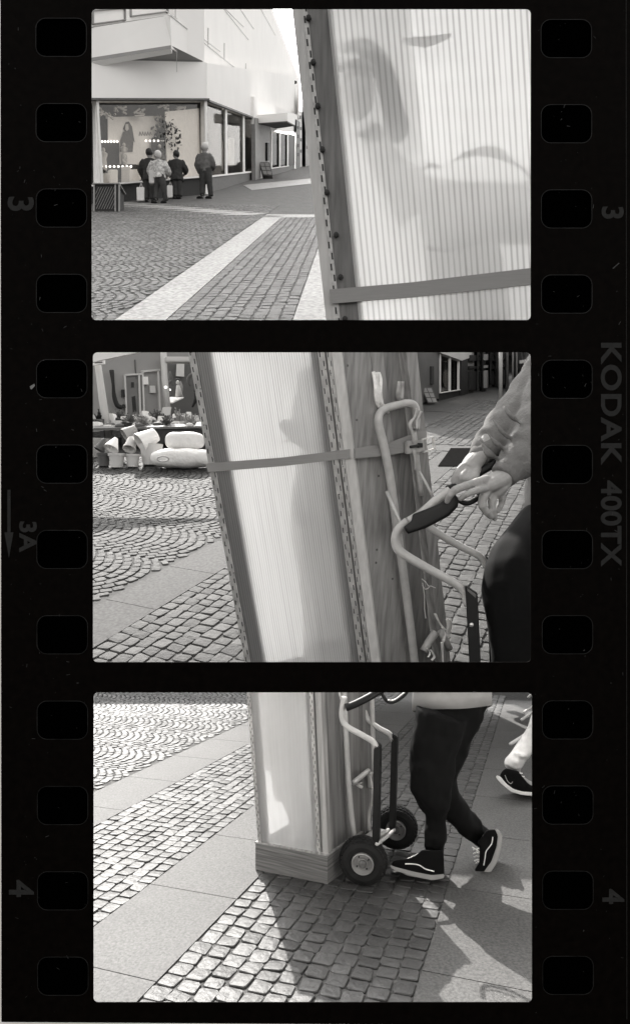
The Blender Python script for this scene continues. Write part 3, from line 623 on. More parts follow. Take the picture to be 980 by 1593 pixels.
for k in range(5): mb.tube([W1.hit(217+k*4,211,-1.9), W1.hit(218.5+k*4,205,-1.9), W1.hit(220+k*4,210,-1.9)], .06*S1, 5)
mb.build('script_line', M['mid'], poster)
tag(poly(W1, [(262,172),(314,167),(316,277),(266,282)], -.7, -.55, 'white_screen', M['white2'], None), 'tall plain white panel filling the right end of the corner display window', 'panel')
random.seed(21)
def counter(x0, x1, y0, y1, out, lab, dots):
    c = thing('display_counter', lab, 'counter', W1.hit((x0+x1)/2, y1, out)); poly(W1, [(x0,y0),(x1,y0),(x1,y1),(x0,y1)], out-.5, out, 'cabinet', M['dark'], c, bevel=.1*S1)
    mb = MB(); n = dots
    for i in range(n): mb.ell(W1.hit(x0+3+(x1-x0-6)*i/(n-1), y0+1.2, out+.15), .17*S1, .15*S1, .15*S1, n=6)
    mb.build('light_row', M['lamp'], c)
counter(152, 186, 219, 284, -1.75, 'dark counter with a row of lights at the far left of the corner window', 7)
counter(236, 286, 214, 236, -1.5, 'short dark shelf with small lights behind the people at the window', 8)
counter(158, 216, 255, 276, -1.15, 'low dark counter with small lights under the poster', 9)
def mannequin(x, y0, y1, out, m, lab, r=1):
    t = thing('mannequin', lab, 'mannequin', W1.hit(x, y1, out)); h = y1-y0; k = .088*S1
    mb = MB(); mb.tube([W1.hit(x, y1, out), W1.hit(x, y0+h*.75, out), W1.hit(x, y0+h*.45, out), W1.hit(x, y0+h*.25, out), W1.hit(x, y0+h*.2, out)], [h*.13*k, h*.15*k, h*.12*k, h*.17*k, h*.05*k], 10, sub=3); mb.build('torso', m, t, smooth=True)
    mb = MB(); mb.ell(W1.hit(x, y0+h*.08, out), h*.07*k, h*.08*k, h*.09*k); mb.build('head', M['cream'], t, smooth=True)
mannequin(204, 219, 252, -1.2, M['coat_l'], 'small mannequin in a patterned top standing under the poster')
mannequin(174, 226, 262, -1.4, M['cream'], 'pale mannequin standing far left in the corner display window'); mannequin(257, 222, 262, -1.0, M['coat_d'], 'dark-clothed mannequin between the poster and the white display panel')
def bush(c, r, lab, m, n=60):                                 # leaves on short stalks that all leave one root
    mb = MB(); c = Vector(c); root = mb.add([c - Vector((0,0,r*.5))])
    for i in range(n):
        d = Vector((random.gauss(0,.4), random.gauss(0,.4), abs(random.gauss(0,.45))))*r; s_ = r*.16; a = Vector((random.gauss(0,1), random.gauss(0,1), random.gauss(0,1))).normalized()*s_; b = a.orthogonal().normalized()*s_*.6
        k = mb.add([c+d-a, c+d+b, c+d+a, c+d-b]); mb.face((k, k+1, k+2, k+3), tone=random.random()); mb.face((root, k, k+1))
    return tag(mb.build('potted_plant', m), lab, 'plant', 'plants on the long table')
def blobplant(pl, c, r, name, lab, m, n=160, cat='plant'):
    mb = MB(); c = Vector(c)
    for i in range(n):
        d = Vector((random.gauss(0,.4), random.gauss(0,.4), random.gauss(0,.5)))*r; s = r*.13; a = Vector((random.gauss(0,1), random.gauss(0,1), random.gauss(0,1))).normalized()*s; b = a.orthogonal().normalized()*s*.6
        mb.quad(c+d-a, c+d+b, c+d+a, c+d-b, tone=random.random())
    return tag(mb.build(name, m), lab, cat)
blobplant(W1, W1.hit(266,208,-1.1), 2.3*S1, 'decorative_tree', 'dark leafy tree decoration beside the white panel in the display window', M['coat_d'], 320)
for i, (x, y0, y1, mt) in enumerate(((183,262,285,'white2'),(200,258,283,'cream'),(170,268,287,'cream'),(214,262,281,'white2'))):
    tag(poly(W1, [(x-6,y0),(x+6,y0),(x+6,y1),(x-6,y1+1)], -1.1-.3*i, -.5-.1*i, 'gift_box', M[mt], None, bevel=.1*S1), ['white box left of the patterned mannequin on the window ledge', 'grey box directly under the patterned mannequin', 'grey box leftmost on the window ledge', 'white box rightmost on the window ledge behind the people'][i], 'box')
for i, (x, y0, y1) in enumerate(((332,210,262),(343,218,266),(327,236,270),(360,214,258),(387,214,262))):
    tag(poly(W2, [(x-5,y0),(x+5,y0+1),(x+5,y1),(x-5,y1+1)], -4, -2-.2*i, 'clothes_rack', M[['dark','midd','dark','mid','mid'][i]], None, bevel=.2*S1), 'dark rack of clothes ' + ['nearest the corner', 'second from the corner', 'lowest beside the corner column', 'behind the middle pane', 'behind the last pane'][i] + ' in the side window', 'clothes rack')
for i, (x, y0) in enumerate(((165,168),(196,165),(225,170),(262,162),(290,166),(180,175))):
    mb = MB(); 
    for k in range(7): mb.tube([W1.hit(x+random.uniform(-9,9), y0+random.uniform(-4,8), -.9), W1.hit(x+random.uniform(-9,9), y0+random.uniform(-4,10), -.9)], .13*S1, 5)
    tag(mb.build('hanging_garland', M['cream']), 'pale hanging garland under the top of the display window, ' + ['leftmost', 'third from left', 'fourth from left', 'fifth from left', 'rightmost', 'second from left'][i], 'garland', 'garlands in the shop window')
# canopy and the shops behind
can = thing('canopy', 'flat white canopy over the entrance beyond the side window', 'canopy', P(425,197,180*S1))
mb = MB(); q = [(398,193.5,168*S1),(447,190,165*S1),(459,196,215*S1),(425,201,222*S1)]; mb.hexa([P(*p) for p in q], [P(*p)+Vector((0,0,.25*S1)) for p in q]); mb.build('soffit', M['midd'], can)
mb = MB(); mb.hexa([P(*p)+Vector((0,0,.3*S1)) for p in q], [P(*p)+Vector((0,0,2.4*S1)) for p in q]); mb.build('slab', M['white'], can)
W5 = wallplane(1, (398,280), (474,258))
b5 = thing('shop_building', 'grey walled shop with tall framed windows under the white canopy', 'building', G(1, 420, 273))
poly(W5, [(397,183),(421,189),(421,273.5),(398,280)], -1, 0, 'wall', M['mid'], b5); poly(W5, [(397,150),(466,180),(466,206),(421,203),(397,193)], -1, -.3, 'wall', M['white'], b5)
poly(W5, [(421,262),(458,256),(458,263),(421,273.5)], -1, 0, 'plinth_wall', M['midd'], b5); poly(W5, [(449,208),(458,211),(458,257),(449,258)], -1, .2, 'pillar', M['dark'], b5)
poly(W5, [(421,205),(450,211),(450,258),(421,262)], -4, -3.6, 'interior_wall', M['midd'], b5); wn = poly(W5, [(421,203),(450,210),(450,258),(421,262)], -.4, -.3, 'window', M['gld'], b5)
mb = MB()
for x, y0, y1 in ((422,203,262),(435,206.5,260),(447.5,209.5,258)): W5.line(mb, x, y0, x, y1, 1.8, -.1, .2)
W5.line(mb, 421,203.5,449,210, 1.4, -.1, .2); W5.line(mb, 421,262,449,258, 1.4, -.1, .2); mb.build('frame', M['white2'], wn)
mb = MB(); W5.prism(mb, [(426,225),(431,222),(433,250),(427,252)], -2.4, -1.6); W5.prism(mb, [(440,228),(444,226),(445,246),(440,248)], -2.4, -1.6); tag(mb.build('shop_goods', M['white2']), 'pale goods on show behind the framed windows under the canopy', 'goods')
tag(poly(W5, [(413,222),(416,222),(416,250),(413,250)], 0, .6, 'wall_case', M['dark'], None), 'narrow dark case on the grey wall under the canopy', 'case')
for i, (x0, x1, yt, yb, mt, out) in enumerate(((458,464,186,262,'midd',1),(464,470,170,260,'cream',0),(470,477,150,259,'mid',2),(477,492,128,258,'cream',0))):
    f = thing('distant_house', ['narrow dark house front just past the framed windows', 'pale house front third from the far end of the street', 'grey house front second from the far end of the street', 'tall pale house at the far end of the street by the large box'][i], 'building', G(1, x0, yb))
    poly(W5, [(x0,yt),(x1,yt+4),(x1,yb),(x0,yb+1.5)], -2, out, 'wall', M[mt], f)
    mb = MB()
    for k in range(4): y = yt+10+k*(yb-yt-20)/4; W5.rect(mb, x0+1.5, y, x1-1.5, y+5, out, out+.3)
    NAILS(mb, 'window', M['dark'], f)
def aboard(d, x0, x1, yt, yb, lab, skew):
    Y = G(d, x0, yb).y; k = Y/1000; c = G(d, (x0+x1)/2, yb); t = thing('sign_board', lab, 'sign board', c); wd = (x1-x0)*k; h = (yb-yt)*k*.9
    for s, nm in ((-1,'front_board'),(1,'rear_board')):
        mb = MB(); a = Vector((-wd/2+skew*wd, s*wd*.5, 0)); b = Vector((wd/2, s*wd*.42, 0)); up = Vector((-skew*wd*.9, -s*wd*.4, h))
        q = [c+a, c+b, c+b+up, c+a+up-Vector((skew*wd*.3,0,0))]; tk = Vector((0, wd*.05, 0)); mb.hexa(q, [p+tk for p in q]); fb = mb.build(nm, M['midd'], t)
        if s < 0:
            mb = MB()
            for i in range(2):
                for j in range(3):
                    def L(u, v): return q[0].lerp(q[1], u).lerp(q[3].lerp(q[2], u), v) - tk*.4
                    u0, u1, v0, v1 = .08+i*.46, .46+i*.46, .06+j*.31, .32+j*.31
                    p = [L(u0,v0), L(u1,v0), L(u1,v1), L(u0,v1)]; mb.hexa(p, [x-tk*.4 for x in p])
            NAILS(mb, 'panel', M['mid'], fb)
aboard(1, 404, 425, 250, 278, 'folding board leaning by the grey wall in the top picture', .3)
lamp = thing('street_lamp', 'slim pale street lamp post standing beyond the canopy beside the large box', 'street lamp', G(1, 460, 259))
Yl = G(1,460,259).y; mb = MB(); mb.tube([G(1,460,259), P(459,190,Yl), P(457,130,Yl)], [.9*S1,.7*S1,.5*S1], 10); mb.build('post', M['cream'], lamp)
mb = MB(); mb.tube([P(449,123,Yl), P(454,128,Yl), P(462,128,Yl)], [.9*S1,1.4*S1,.6*S1], 8); mb.ell(P(454,131,Yl), 1.6*S1, 1.2*S1, 1.4*S1); mb.build('lamp_head', M['midd'], lamp)
# people at the window
def small_person(cx, yh, yf, lab, m_coat, m_hair, lean=0, wid=1.0, coat_len=.5, bag=None, m_tr='trous', turn=0, side=1, stride=0):
    Y = G(1, cx, yf).y; k = Y/1000; H = (yf-yh)*k; c = G(1, cx, yf)
    def q(x, h, y=0): return c + Vector((x*H + lean*H*h, y*H, h*H))
    b = MB(); b.ell(q(0,.925), .062*H, .07*H, .078*H, n=14); b.tube([q(0,.86), q(0,.78), q(0,.6), q(0,.5)], [.035*H,.045*H,.06*H,.06*H], 10, sub=2)
    for s in (-1,1):
        b.tube([q(s*.05,.52), q(s*.055+s*stride*.5,.28,-s*stride), q(s*.05+s*stride,.04,s*stride)], [.07*H,.045*H,.03*H], 8, sub=2)
        b.tube([q(s*.13*wid,.79), q(s*.17*wid,.6,.03*side), q(s*.12*wid,.5+.08*(s>0)*(side>0),.12*side)], [.04*H,.033*H,.025*H], 8, sub=2); b.ell(q(s*.11*wid,.49+.08*(s>0)*(side>0),.14*side), .022*H, .028*H, .035*H, n=8)
    b.ell(q(0,.905,.07) if turn == 0 else q(.066*turn,.915), .014*H, .018*H, .018*H, n=6)
    o = b.build('person', M['skin']); remesh(o, .016*H, 2); tag(o, lab, 'person', 'people at the shop window')
    t = MB()
    for s in (-1,1): t.tube([q(s*.045,.53), q(s*.055+s*stride*.5,.28,-s*stride), q(s*.055+s*stride,.05,s*stride)], [.082*H,.058*H,.047*H], 10, sub=3)
    remesh(t.build('trousers', M[m_tr], o), .014*H, 2)
    t = MB(); lo = 1-coat_len-.12
    t.tube([q(0,.83), q(0,.79), q(0,.68), q(0,.56), q(0,lo)], [.055*H,.115*H*wid,.125*H*wid,.115*H*wid,.13*H*wid], 14, flat=(1,.72), sub=3)
    for s in (-1,1): t.tube([q(s*.10*wid,.80), q(s*.165*wid,.66), q(s*.175*wid,.6,.03*side), q(s*.135*wid,.51+.08*(s>0)*(side>0),.10*side)], [.05*H,.052*H,.048*H,.04*H], 10, sub=3)
    remesh(t.build('coat', M[m_coat], o), .014*H, 2, disp=.02*H, dscale=.06*H)
    t = MB(); t.ell(q(-.012*turn,.94,-.022*side), .07*H, .074*H, .074*H, n=12); t.build('hair', M[m_hair], o, smooth=True)
    t = MB()
    for s in (-1,1): t.ell(q(s*.06+s*stride+.05*turn,.022,.03*side), (.034+.03*abs(turn))*H, .06*H, .026*H, n=10)
    NAILS(t, 'shoe', M['dark'], o)
    if bag:
        t = thing('shopping_bag', bag[0], 'bag', q(bag[1], bag[2])); mb = MB(); z = q(bag[1], bag[2]); mb.hexa([z+Vector((x*bag[3]*H,y*H*.05,0)) for x,y in ((-1,-1),(1,-1),(1,1),(-1,1))], [z+Vector((x*bag[3]*H*1.1,y*H*.06,.26*H)) for x,y in ((-1,-1),(1,-1),(1,1),(-1,1))])
        mb.build('bag_body', M[bag[4]], t, bevel=.01*H); mb = MB(); mb.tube([z+Vector((-.03*H,0,.26*H)), z+Vector((0,0,.36*H)), z+Vector((.03*H,0,.26*H))], .006*H, 6, sub=3); mb.build('handle', M[bag[4]], t)
    return o
small_person(233, 233, 314, 'person in dark coat with dark hair seen from behind at the display window', 'coat_d', 'hair_d', 0, 1.05, bag=('white carrier bag standing by the feet of the person in the dark coat', -.16, .0, .07, 'white2'))
small_person(251, 236, 315.5, 'white-haired person in pale patterned jacket stepping along the window', 'coat_l', 'hair_w', -.07, 1.08, coat_len=.42, stride=.035, turn=-1, bag=('pale bag hanging at the side of the white-haired person', -.15, .36, .05, 'cream'))
small_person(277, 236, 309, 'stout person in dark quilted coat turned towards the white-haired one', 'coat_d', 'hair_d', -.04, 1.12, coat_len=.52, turn=-1, bag=('small white bag low beside the person in the quilted coat', -.16, .0, .055, 'white2'))
small_person(322, 224, 308.5, 'grey-haired person standing apart at the corner in a mid grey jacket', 'coat_m', 'hair_w', -.05, .86, coat_len=.42, turn=-1, stride=.02)
# lattice bin in the left corner
cb = G(1, 166, 329); Yb = cb.y; kb = Yb/1000
bn = thing('litter_bin', 'dark square bin with diagonal lattice front at the left edge of the street', 'bin', cb)
mb = MB(); mb.box(cb+Vector((0,16*kb,0)), 36*kb, 30*kb, 42*kb); mb.build('bin_body', M['dark'], bn)
mb = MB()
for i in range(-7, 9):                                       # diagonal bars clipped to the front
    x0 = i*4.0; pts = []
    t0, t1 = max(0, (-17-x0)/16), min(1, (13-x0)/16)
    if t1 - t0 > .05: mb.tube([cb+Vector(((x0+16*t0)*kb, .5*kb, (4+34*t0)*kb)), cb+Vector(((x0+16*t1)*kb, .5*kb, (4+34*t1)*kb))], .45*kb, 4)
mb.build('lattice', M['mid'], bn)
mb = MB()
for x in (-19,14,20): mb.box(cb+Vector((x*kb,0,0)), 2.2*kb, 2*kb, 43*kb)
mb.box(cb+Vector((0,15*kb,42*kb)), 42*kb, 34*kb, 1.6*kb); mb.build('bin_frame', M['mid'], bn)

# ================================================================== MIDDLE FRAME: stall, street, truck, hands
W6 = wallplane(2, (145,672), (320,660)); 
st = thing('stall_shop', 'grey shop front with framed door and dark opening behind the heaped goods', 'building', G(2, 200, 668))
poly(W6, [(60,520),(256,520),(258,668),(60,682)], -.6, 0, 'wall', M['mid'], st); poly(W6, [(256,520),(350,520),(350,662),(258,668)], -4, -3.6, 'interior_wall', M['midd'], st)
poly(W6, [(256,520),(350,520),(350,558),(257,560)], -.3, 0, 'header', M['mid'], st)
d_ = poly(W6, [(196,586),(214,585),(216,662),(197,664)], 0, .04, 'door', mat('door_grey', .16, .6, 1, .15), st)
mb = MB()
for a in ((193.5,583,197,664),(215.5,582,218,662),(192,584.5,221,582.5),(221,577,224,662),(245,575,249,660),(220,579,248,576)): W6.line(mb, *a, 2.6, 0, .12)
mb.build('frame', M['cream'], d_)
mb = MB(); W6.prism(mb, [(204,595),(208,595),(208,603),(204,603)], .04, .07); W6.prism(mb, [(205,618),(210,616),(212,640),(207,642)], .04, .07); NAILS(mb, 'notice', M['dark'], d_)
mb = MB(); W6.line(mb, 210,560,212,590, 1.4, 0, .05); mb.build('wall_groove', M['midd'], st)
mb = MB(); mb.tube([W6.hit(248,520,.4), W6.hit(251,590,.4), W6.hit(257,655,.4)], .11, 12); mb.build('post', M['cream'], st, smooth=True)
mb = MB(); W6.rect(mb, 250, 560, 345, 568, .2, .6); mb.build('beam', M['cream'], st, bevel=.03)
tag(poly(Pl(P(0,0,14), P(100,0,14.4), P(0,100,14)), [(90,530),(300,530),(214,548),(150,562),(90,577)], -.1, 0, 'awning', M['white2'], None), 'white awning edge in the top left corner above the stall', 'awning')
hose = MB(); hose.tube([W6.hit(172,578,.2), W6.hit(174,600,.25), W6.hit(176,618,.2), W6.hit(181,632,.2), W6.hit(188,635,.2)], [.08,.05,.07,.08,.07], 10, sub=4); tag(hose.build('hose', M['dark'], smooth=True), 'dark curved hose hanging on the grey wall left of the door', 'hose')
for x0, y0, x1, y1, mt, lab in ((188,607,193,618,'dark','small dark picture frame left of the door'),(222,587,229,599,'paper','white notice hanging right of the door'),(232,601,240,612,'cream','grey notice right of the hanging white notice'),(190,630,194,635,'dark','tiny dark box low on the wall left of the door')):
    tag(poly(W6, [(x0,y0),(x1,y0),(x1+1,y1),(x0+.5,y1)], .05, .13, 'notice', M[mt], None), lab, 'notice')
tag(poly(W6, [(275,566),(287,566),(287,586),(274,585)], -3.5, -3.3, 'wall_poster', M['cream'], None), 'pale poster inside the dark opening above the doll', 'poster')
for x, y, s in ((248,608,'left of the post'),(264,606.5,'right of the post')):
    mb = MB(); mb.ell(W6.hit(x,y,.75 if x < 250 else -2), .055, .05, .045, n=10); tag(mb.build('spot_light', M['lamp'], smooth=True), 'small bright lamp glowing ' + s + ' in the stall', 'lamp')
dl = thing('doll', 'doll with dark hair standing on a bright shelf in the dark opening', 'doll', W6.hit(278,618,-1.5))
mb = MB(); mb.ell(W6.hit(277,595,-1.5), .07, .07, .08); mb.build('head', M['cream'], dl, smooth=True); mb = MB(); mb.ell(W6.hit(277,592,-1.6), .09, .09, .09); mb.build('hair', M['dark'], dl, smooth=True)
mb = MB(); mb.tube([W6.hit(277,599,-1.5), W6.hit(278,606,-1.5), W6.hit(279,617,-1.5)], [.05,.1,.15], 10); mb.build('dress', M['cream'], dl, smooth=True)
mb = MB(); W6.rect(mb, 262, 617.5, 286, 619.5, -2.2, -1.2); tag(mb.build('shelf', M['white2']), 'thin white shelf carrying the doll', 'shelf')
random.seed(5)
for i in range(11):
    x = 262+random.uniform(0,60); y = 600+random.uniform(0,45); mb = MB(); q = W6.hit(x,y,-1.3-random.random()); mb.tube([q, q+Vector((random.uniform(-.15,.15),0,.3)), q+Vector((random.uniform(-.2,.2),0,.55))], [.03,.08,.03], 8, sub=3)
    tag(mb.build('hanging_toy', M[['dark','midd','mid','midd'][i%4]], smooth=True), 'hanging soft toy in the dark opening right of the post', 'toy', 'toys hanging in the dark opening')
sp = thing('sign_post', 'pale leaning post with a white plate at the top left of the stall', 'sign post', G(2, 171, 690))
mb = MB(); Yp = G(2,171,690).y; mb.tube([G(2,171,690), P(160,620,Yp), P(152,560,Yp), P(150,525,Yp)], [.115,.11,.09,.09], 16); mb.build('post', M['cream'], sp, smooth=True)
mb = MB(); q = [P(x,y,Yp-.25) for x,y in ((128,553),(163,549),(163.5,566),(128,570))]; mb.hexa(q, [p+Vector((0,.06,0)) for p in q]); pt = mb.build('plate', M['paper'], sp)
mb = MB()
for k in range(3): y = 555+k*4.3; q = [P(x,yy,Yp-.26) for x,yy in ((148,y),(160,y-1),(160,y+.8),(148,y+1.6))]; mb.hexa(q, [p-Vector((0,.01,0)) for p in q])
mb.build('text_line', M['midd'], pt)
tb = thing('market_table', 'long low table heaped with goods in front of the grey shop', 'table', G(2, 235, 697))
Yt = G(2,235,700).y; mb = MB(); q = [P(60,668,Yt), P(345,662,Yt), P(345,650,Yt+2.4), P(60,655,Yt+2.4)]; mb.hexa([p-Vector((0,0,.06)) for p in q], q); mb.build('table_top', M['midd'], tb)
for x in (70, 160, 250, 335):
    mb = MB(); p = P(x, 668, Yt+.1); mb.box((p.x, p.y, gz(2,p.y)), .1, .1, p.z-gz(2,p.y)-.05); mb.build('leg', M['dark'], tb)
mb = MB(); q = [P(190,668,Yt+.06), P(345,662,Yt+.06)]; mb.hexa([q[0], q[1], q[1]-Vector((0,0,.42)), q[0]-Vector((0,0,.42))], [p+Vector((0,.03,0)) for p in (q[0], q[1], q[1]-Vector((0,0,.42)), q[0]-Vector((0,0,.42)))]); mb.build('table_skirt', M['dark'], tb)
cards = [(146,652,12,14,'cream'),(150,662,13,12,'white2'),(176,652,8,18,'white2'),(184,660,12,12,'cream'),(193,650,9,5,'white2'),(209,650,9,5,'white2'),(225,646,7,14,'paper'),(228,653,13,11,'paper'),(249,652,9,10,'white2'),(258,640,13,14,'cream'),(273,648,9,9,'white2'),(283,648,7,10,'paper'),(295,647,8,13,'paper'),(276,659,11,8,'white2'),(168,665,11,9,'white2'),(202,664,14,7,'cream'),(240,660,8,6,'mid'),(265,664,13,6,'cream'),(304,650,6,9,'cream')]
for i, (x, y, wd, h, mt) in enumerate(cards):
    Yc = Yt+2.2-((y-640)/28)*2.0; k = Yc/1000; c = P(x, y+h/2, Yc); mb = MB(); a = random.uniform(-.35,.35); tl = random.uniform(-.25,.25)
    q = [c+Vector((sx*wd*k/2+tl*sz*h*k, 0, sz*h*k)) for sx, sz in ((-1,0),(1,0),(1,1),(-1,1))]; dv = Vector((math.sin(a)*.2, .12+random.random()*.12, 0)); mb.hexa(q, [p+dv for p in q])
    tag(mb.build('goods_packet', M[mt], bevel=.012), 'pale packet or card standing among the goods on the long table', 'packet', 'pale packets on the long table')
for i in range(64):
    x = random.uniform(100, 335); f = random.random(); Yc = Yt+.1+f*2.1; zt = P(x, 668-13*f*1.1, Yc).z; r = random.uniform(.05,.13); mb = MB(); X = (x-490)/1000*Yc
    if i % 3: mb.ell((X, Yc, zt+r*.7), r*1.4, r, r*.8, n=8, rot=Matrix.Rotation(random.uniform(0,3),3,'Z'))
    else: mb.box((X, Yc, zt-.01), r*2.4, r*1.6, r*1.4, rz=random.uniform(0,1.5))
    tag(mb.build('goods_item', M[random.choice(['dark','midd','mid','cream','midd','potd','pot'])], smooth=bool(i % 3)), 'small item in the jumble of goods covering the long table', 'goods', 'small goods on the long table')
def pot(c, ax, L, r0, r1, name, lab, m, rim=True):
    """c = centre of the closed base, ax = direction towards the mouth"""
    mb = MB(); t = r1*.09; pr = [(0,.01),(0,r0*.9),(L*.03,r0),(L*.82,r0+(r1-r0)*.82)] + ([(L*.82,r1*1.06),(L,r1*1.1)] if rim else [(L,r1)]) + [(L,r1-t),(L*.5,(r0+r1)/2-t),(L*.1,r0-t),(L*.1,.01)]
    mb.lathe(c, ax, pr, 28); return tag(mb.build(name, m, smooth=False, bevel=0), lab, 'pot')
for i in range(10):
    x = 152+i*18+random.uniform(-4,4); f = random.random()
    bush(P(x, 657-9*f, Yt+.2+2*f), .17+random.random()*.1, 'bushy small plant among the goods crowding the long table', M[random.choice(['dark','midd','midd','mid'])])
Z = Vector((0,0,1)); kp = 15.3/1000
def gp(px, py): return G(2, px, py)
pot(gp(162,726), Z, 21*kp, 7.5*kp, 10*kp, 'plant_pot', 'black pot standing leftmost in the row of pots', M['potd'])
pot(P(165,684,15.5), (-.45,-.25,-.85), 20*kp, 5*kp, 8*kp, 'plant_pot', 'dark grey pot tipped over on the leftmost black pot', M['midd'])
pot(gp(182,728), Z, 22*kp, 9*kp, 12*kp, 'plant_pot', 'pale pot with white rim standing second from left', M['pot']); pot(gp(175,725)+Vector((0,.5,0)), Z, 22*kp, 7*kp, 10*kp, 'plant_pot', 'pale pot half hidden behind the second pot from left', M['pot'])
pot(P(181,682,15.5), (-.25,-.45,-.85), 20*kp, 3.5*kp, 12*kp, 'plant_pot', 'white cone-like pot upturned on the second pot', M['white2'], False)
pot(gp(207,727), Z, 20*kp, 8*kp, 10.5*kp, 'plant_pot', 'pale pot with broad rim standing third from left', M['pot'])
pot(P(207,683,15.6), (-.1,-.55,-.8), 21*kp, 7.5*kp, 9.5*kp, 'plant_pot', 'pale pot lying mouth down on the third pot from left', M['pot'])
pot(P(212,668,16.4), (-.75,-.4,-.5), 22*kp, 8*kp, 12*kp, 'plant_pot', 'mid grey pot tipped sideways behind the small pots', M['mid'], False)
pot(gp(236,724), Z, 33*kp, 13*kp, 18*kp, 'plant_pot', 'largest pale tub standing at the right end of the pots', M['pot'], False)
pot(P(243,676,15.5), (-.72,-.42,-.5), 30*kp, 11*kp, 17*kp, 'plant_pot', 'big white tub tipped over on the largest pale tub', M['white2'], False)
pot(gp(168,712)+Vector((-.6,.6,0)), Z, 34*kp, 36*kp, 40*kp, 'round_tub', 'wide low grey tub behind the small pots', M['mid'], False)
def sack(x0, x1, y0, y1, Y, lab, m):
    mb = MB(); k = Y/1000; c = P((x0+x1)/2, (y0+y1)/2, Y); rx, rz = (x1-x0)*k/2, (y1-y0)*k/2; n = 36; rings = []
    for i in range(1, 22):
        th = -math.pi/2 + math.pi*i/22; sx = math.copysign(abs(math.sin(th))**.75, math.sin(th)); cr = abs(math.cos(th))**.55; rg = []
        for j in range(n):
            ph = 2*math.pi*j/n; p = Vector((sx*rx, math.cos(ph)*rx*.42*cr, math.copysign(abs(math.sin(ph))**.75, math.sin(ph))*rz*cr)); w_ = 1+.07*mnoise.noise(p*5+c)+.05*math.sin(p.x*14); rg.append(c+Vector((p.x, p.y*w_, p.z*w_)))
        rings.append(mb.add(rg))
    for a, b in zip(rings, rings[1:]):
        for j in range(n): mb.face((a+j, a+(j+1) % n, b+(j+1) % n, b+j))
    mb.face(range(rings[0], rings[0]+n)); mb.face(range(rings[-1], rings[-1]+n)); return tag(mb.build('sack', m, smooth=True), lab, 'sack')
s1 = sack(236, 332, 698, 728.5, 15.0, 'long full white sack lying on the ground beside the tub', M['sack']); sack(258, 318, 672, 700, 15.3, 'smaller white sack lying on top of the long sack', M['sack'])
mb = MB(); mb.tube([P(254+9*math.cos(t*.4), 714+4*math.sin(t*.4), 14.15) for t in range(17)], .014, 6); mb.build('sack_print', M['mid'], s1)
# right-hand street
W7 = wallplane(2, (654,631), (770,600))
b7 = thing('shop_building', 'shaded shop with tall pale-framed windows seen between the leaning box and the sleeves', 'building', G(2, 690, 620))
poly(W7, [(600,500),(683,515),(683,620),(600,640)], -.6, 0, 'wall', M['midd'], b7); poly(W7, [(676,540),(735,535),(727,557),(714,561.5),(681,549.5)], -.6, .15, 'fascia', M['cream'], b7)
poly(W7, [(600,480),(740,500),(735,550),(714,560),(683,549),(600,540)], -.8, -.1, 'upper_wall', M['mid'], b7)
poly(W7, [(682,611.5),(714,606.5),(716,616),(682,623)], -.6, 0, 'plinth_wall', M['dark'], b7); poly(W7, [(714,555),(724,557),(724,613.5),(714,616)], -.6, .12, 'pillar', M['dark'], b7)
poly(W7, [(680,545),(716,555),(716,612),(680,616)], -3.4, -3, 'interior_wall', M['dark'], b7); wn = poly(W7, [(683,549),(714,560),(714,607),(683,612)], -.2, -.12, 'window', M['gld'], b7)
mb = MB()
for x, y0, y1 in ((684,549,612),(699.5,555,610),(713,560,607)): W7.line(mb, x, y0, x, y1, 1.4, -.06, .03)
W7.line(mb, 683,611.5,714,606.5, 1.3, -.1, .08); mb.build('frame', M['white2'], wn)
mb = MB(); W7.prism(mb, [(690,578),(694,574),(697,582),(696,604),(691,606),(688,590)], -1.9, -1.6); tag(mb.build('mannequin', M['white2'], bevel=.05), 'pale mannequin in the middle window of the shaded street shop', 'mannequin')
for i, (x, y) in enumerate(((686.5,560),(693,561.5),(702,565),(706,566))):
    mb = MB(); mb.ell(W7.hit(x,y,-1.5), .07,.07,.05, n=8); tag(mb.build('ceiling_spot', M['lamp'], smooth=True), 'tiny bright spotlight at the top of the shaded street window', 'lamp', 'spotlights in the street window')
tag(poly(W7, [(668.5,570),(673,570),(673,598),(668.5,598)], 0, .06, 'wall_case', M['dark'], None), 'narrow dark case on the shaded wall left of the street window', 'case')
for i, (x0, x1, yb, mt, o) in enumerate(((724,737,611,'mid',0),(737,742,609,'dark',.5),(742,753,607.5,'cream',0),(753,762,605,'midd',1),(762,772,603,'mid',0),(772,782,601.5,'dark',0))):
    f = thing('distant_house', ['grey shop front next after the dark pillar', 'narrow dark gap-like house front after the grey shop', 'pale column-like house front halfway down the shaded street', 'dark house front after the pale one', 'grey house front near the lamp post', 'last dark house front behind the lamp post'][i], 'building', G(2, x0, yb))
    poly(W7, [(x0,490),(x1,500),(x1,yb),(x0,yb+2.2)], -1.5, o, 'wall', M[mt], f)
    mb = MB()
    for r_ in ((553,562),(570,574),(578,yb-4)): W7.rect(mb, x0+1.5, r_[0], x1-1.5, r_[1], o, o+.2)
    NAILS(mb, 'window', M['dark' if mt != 'dark' else 'mid'], f)
mb = MB(); W7.rect(mb, 757, 566, 768, 571, 2, 2.6); tag(mb.build('hanging_sign', M['white2']), 'small white hanging sign over the shaded street', 'sign')
Pe = Pl(P(780,560,62), P(900,560,60), P(780,600,62))
e_ = thing('distant_house', 'dark mixed house row closing the shaded street behind the sleeves', 'building', P(840,590,60)); poly(Pe, [(745,450),(1010,450),(1010,585),(745,585)], -1, 0, 'wall', M['crepe'], e_)
mb = MB(); random.seed(9)
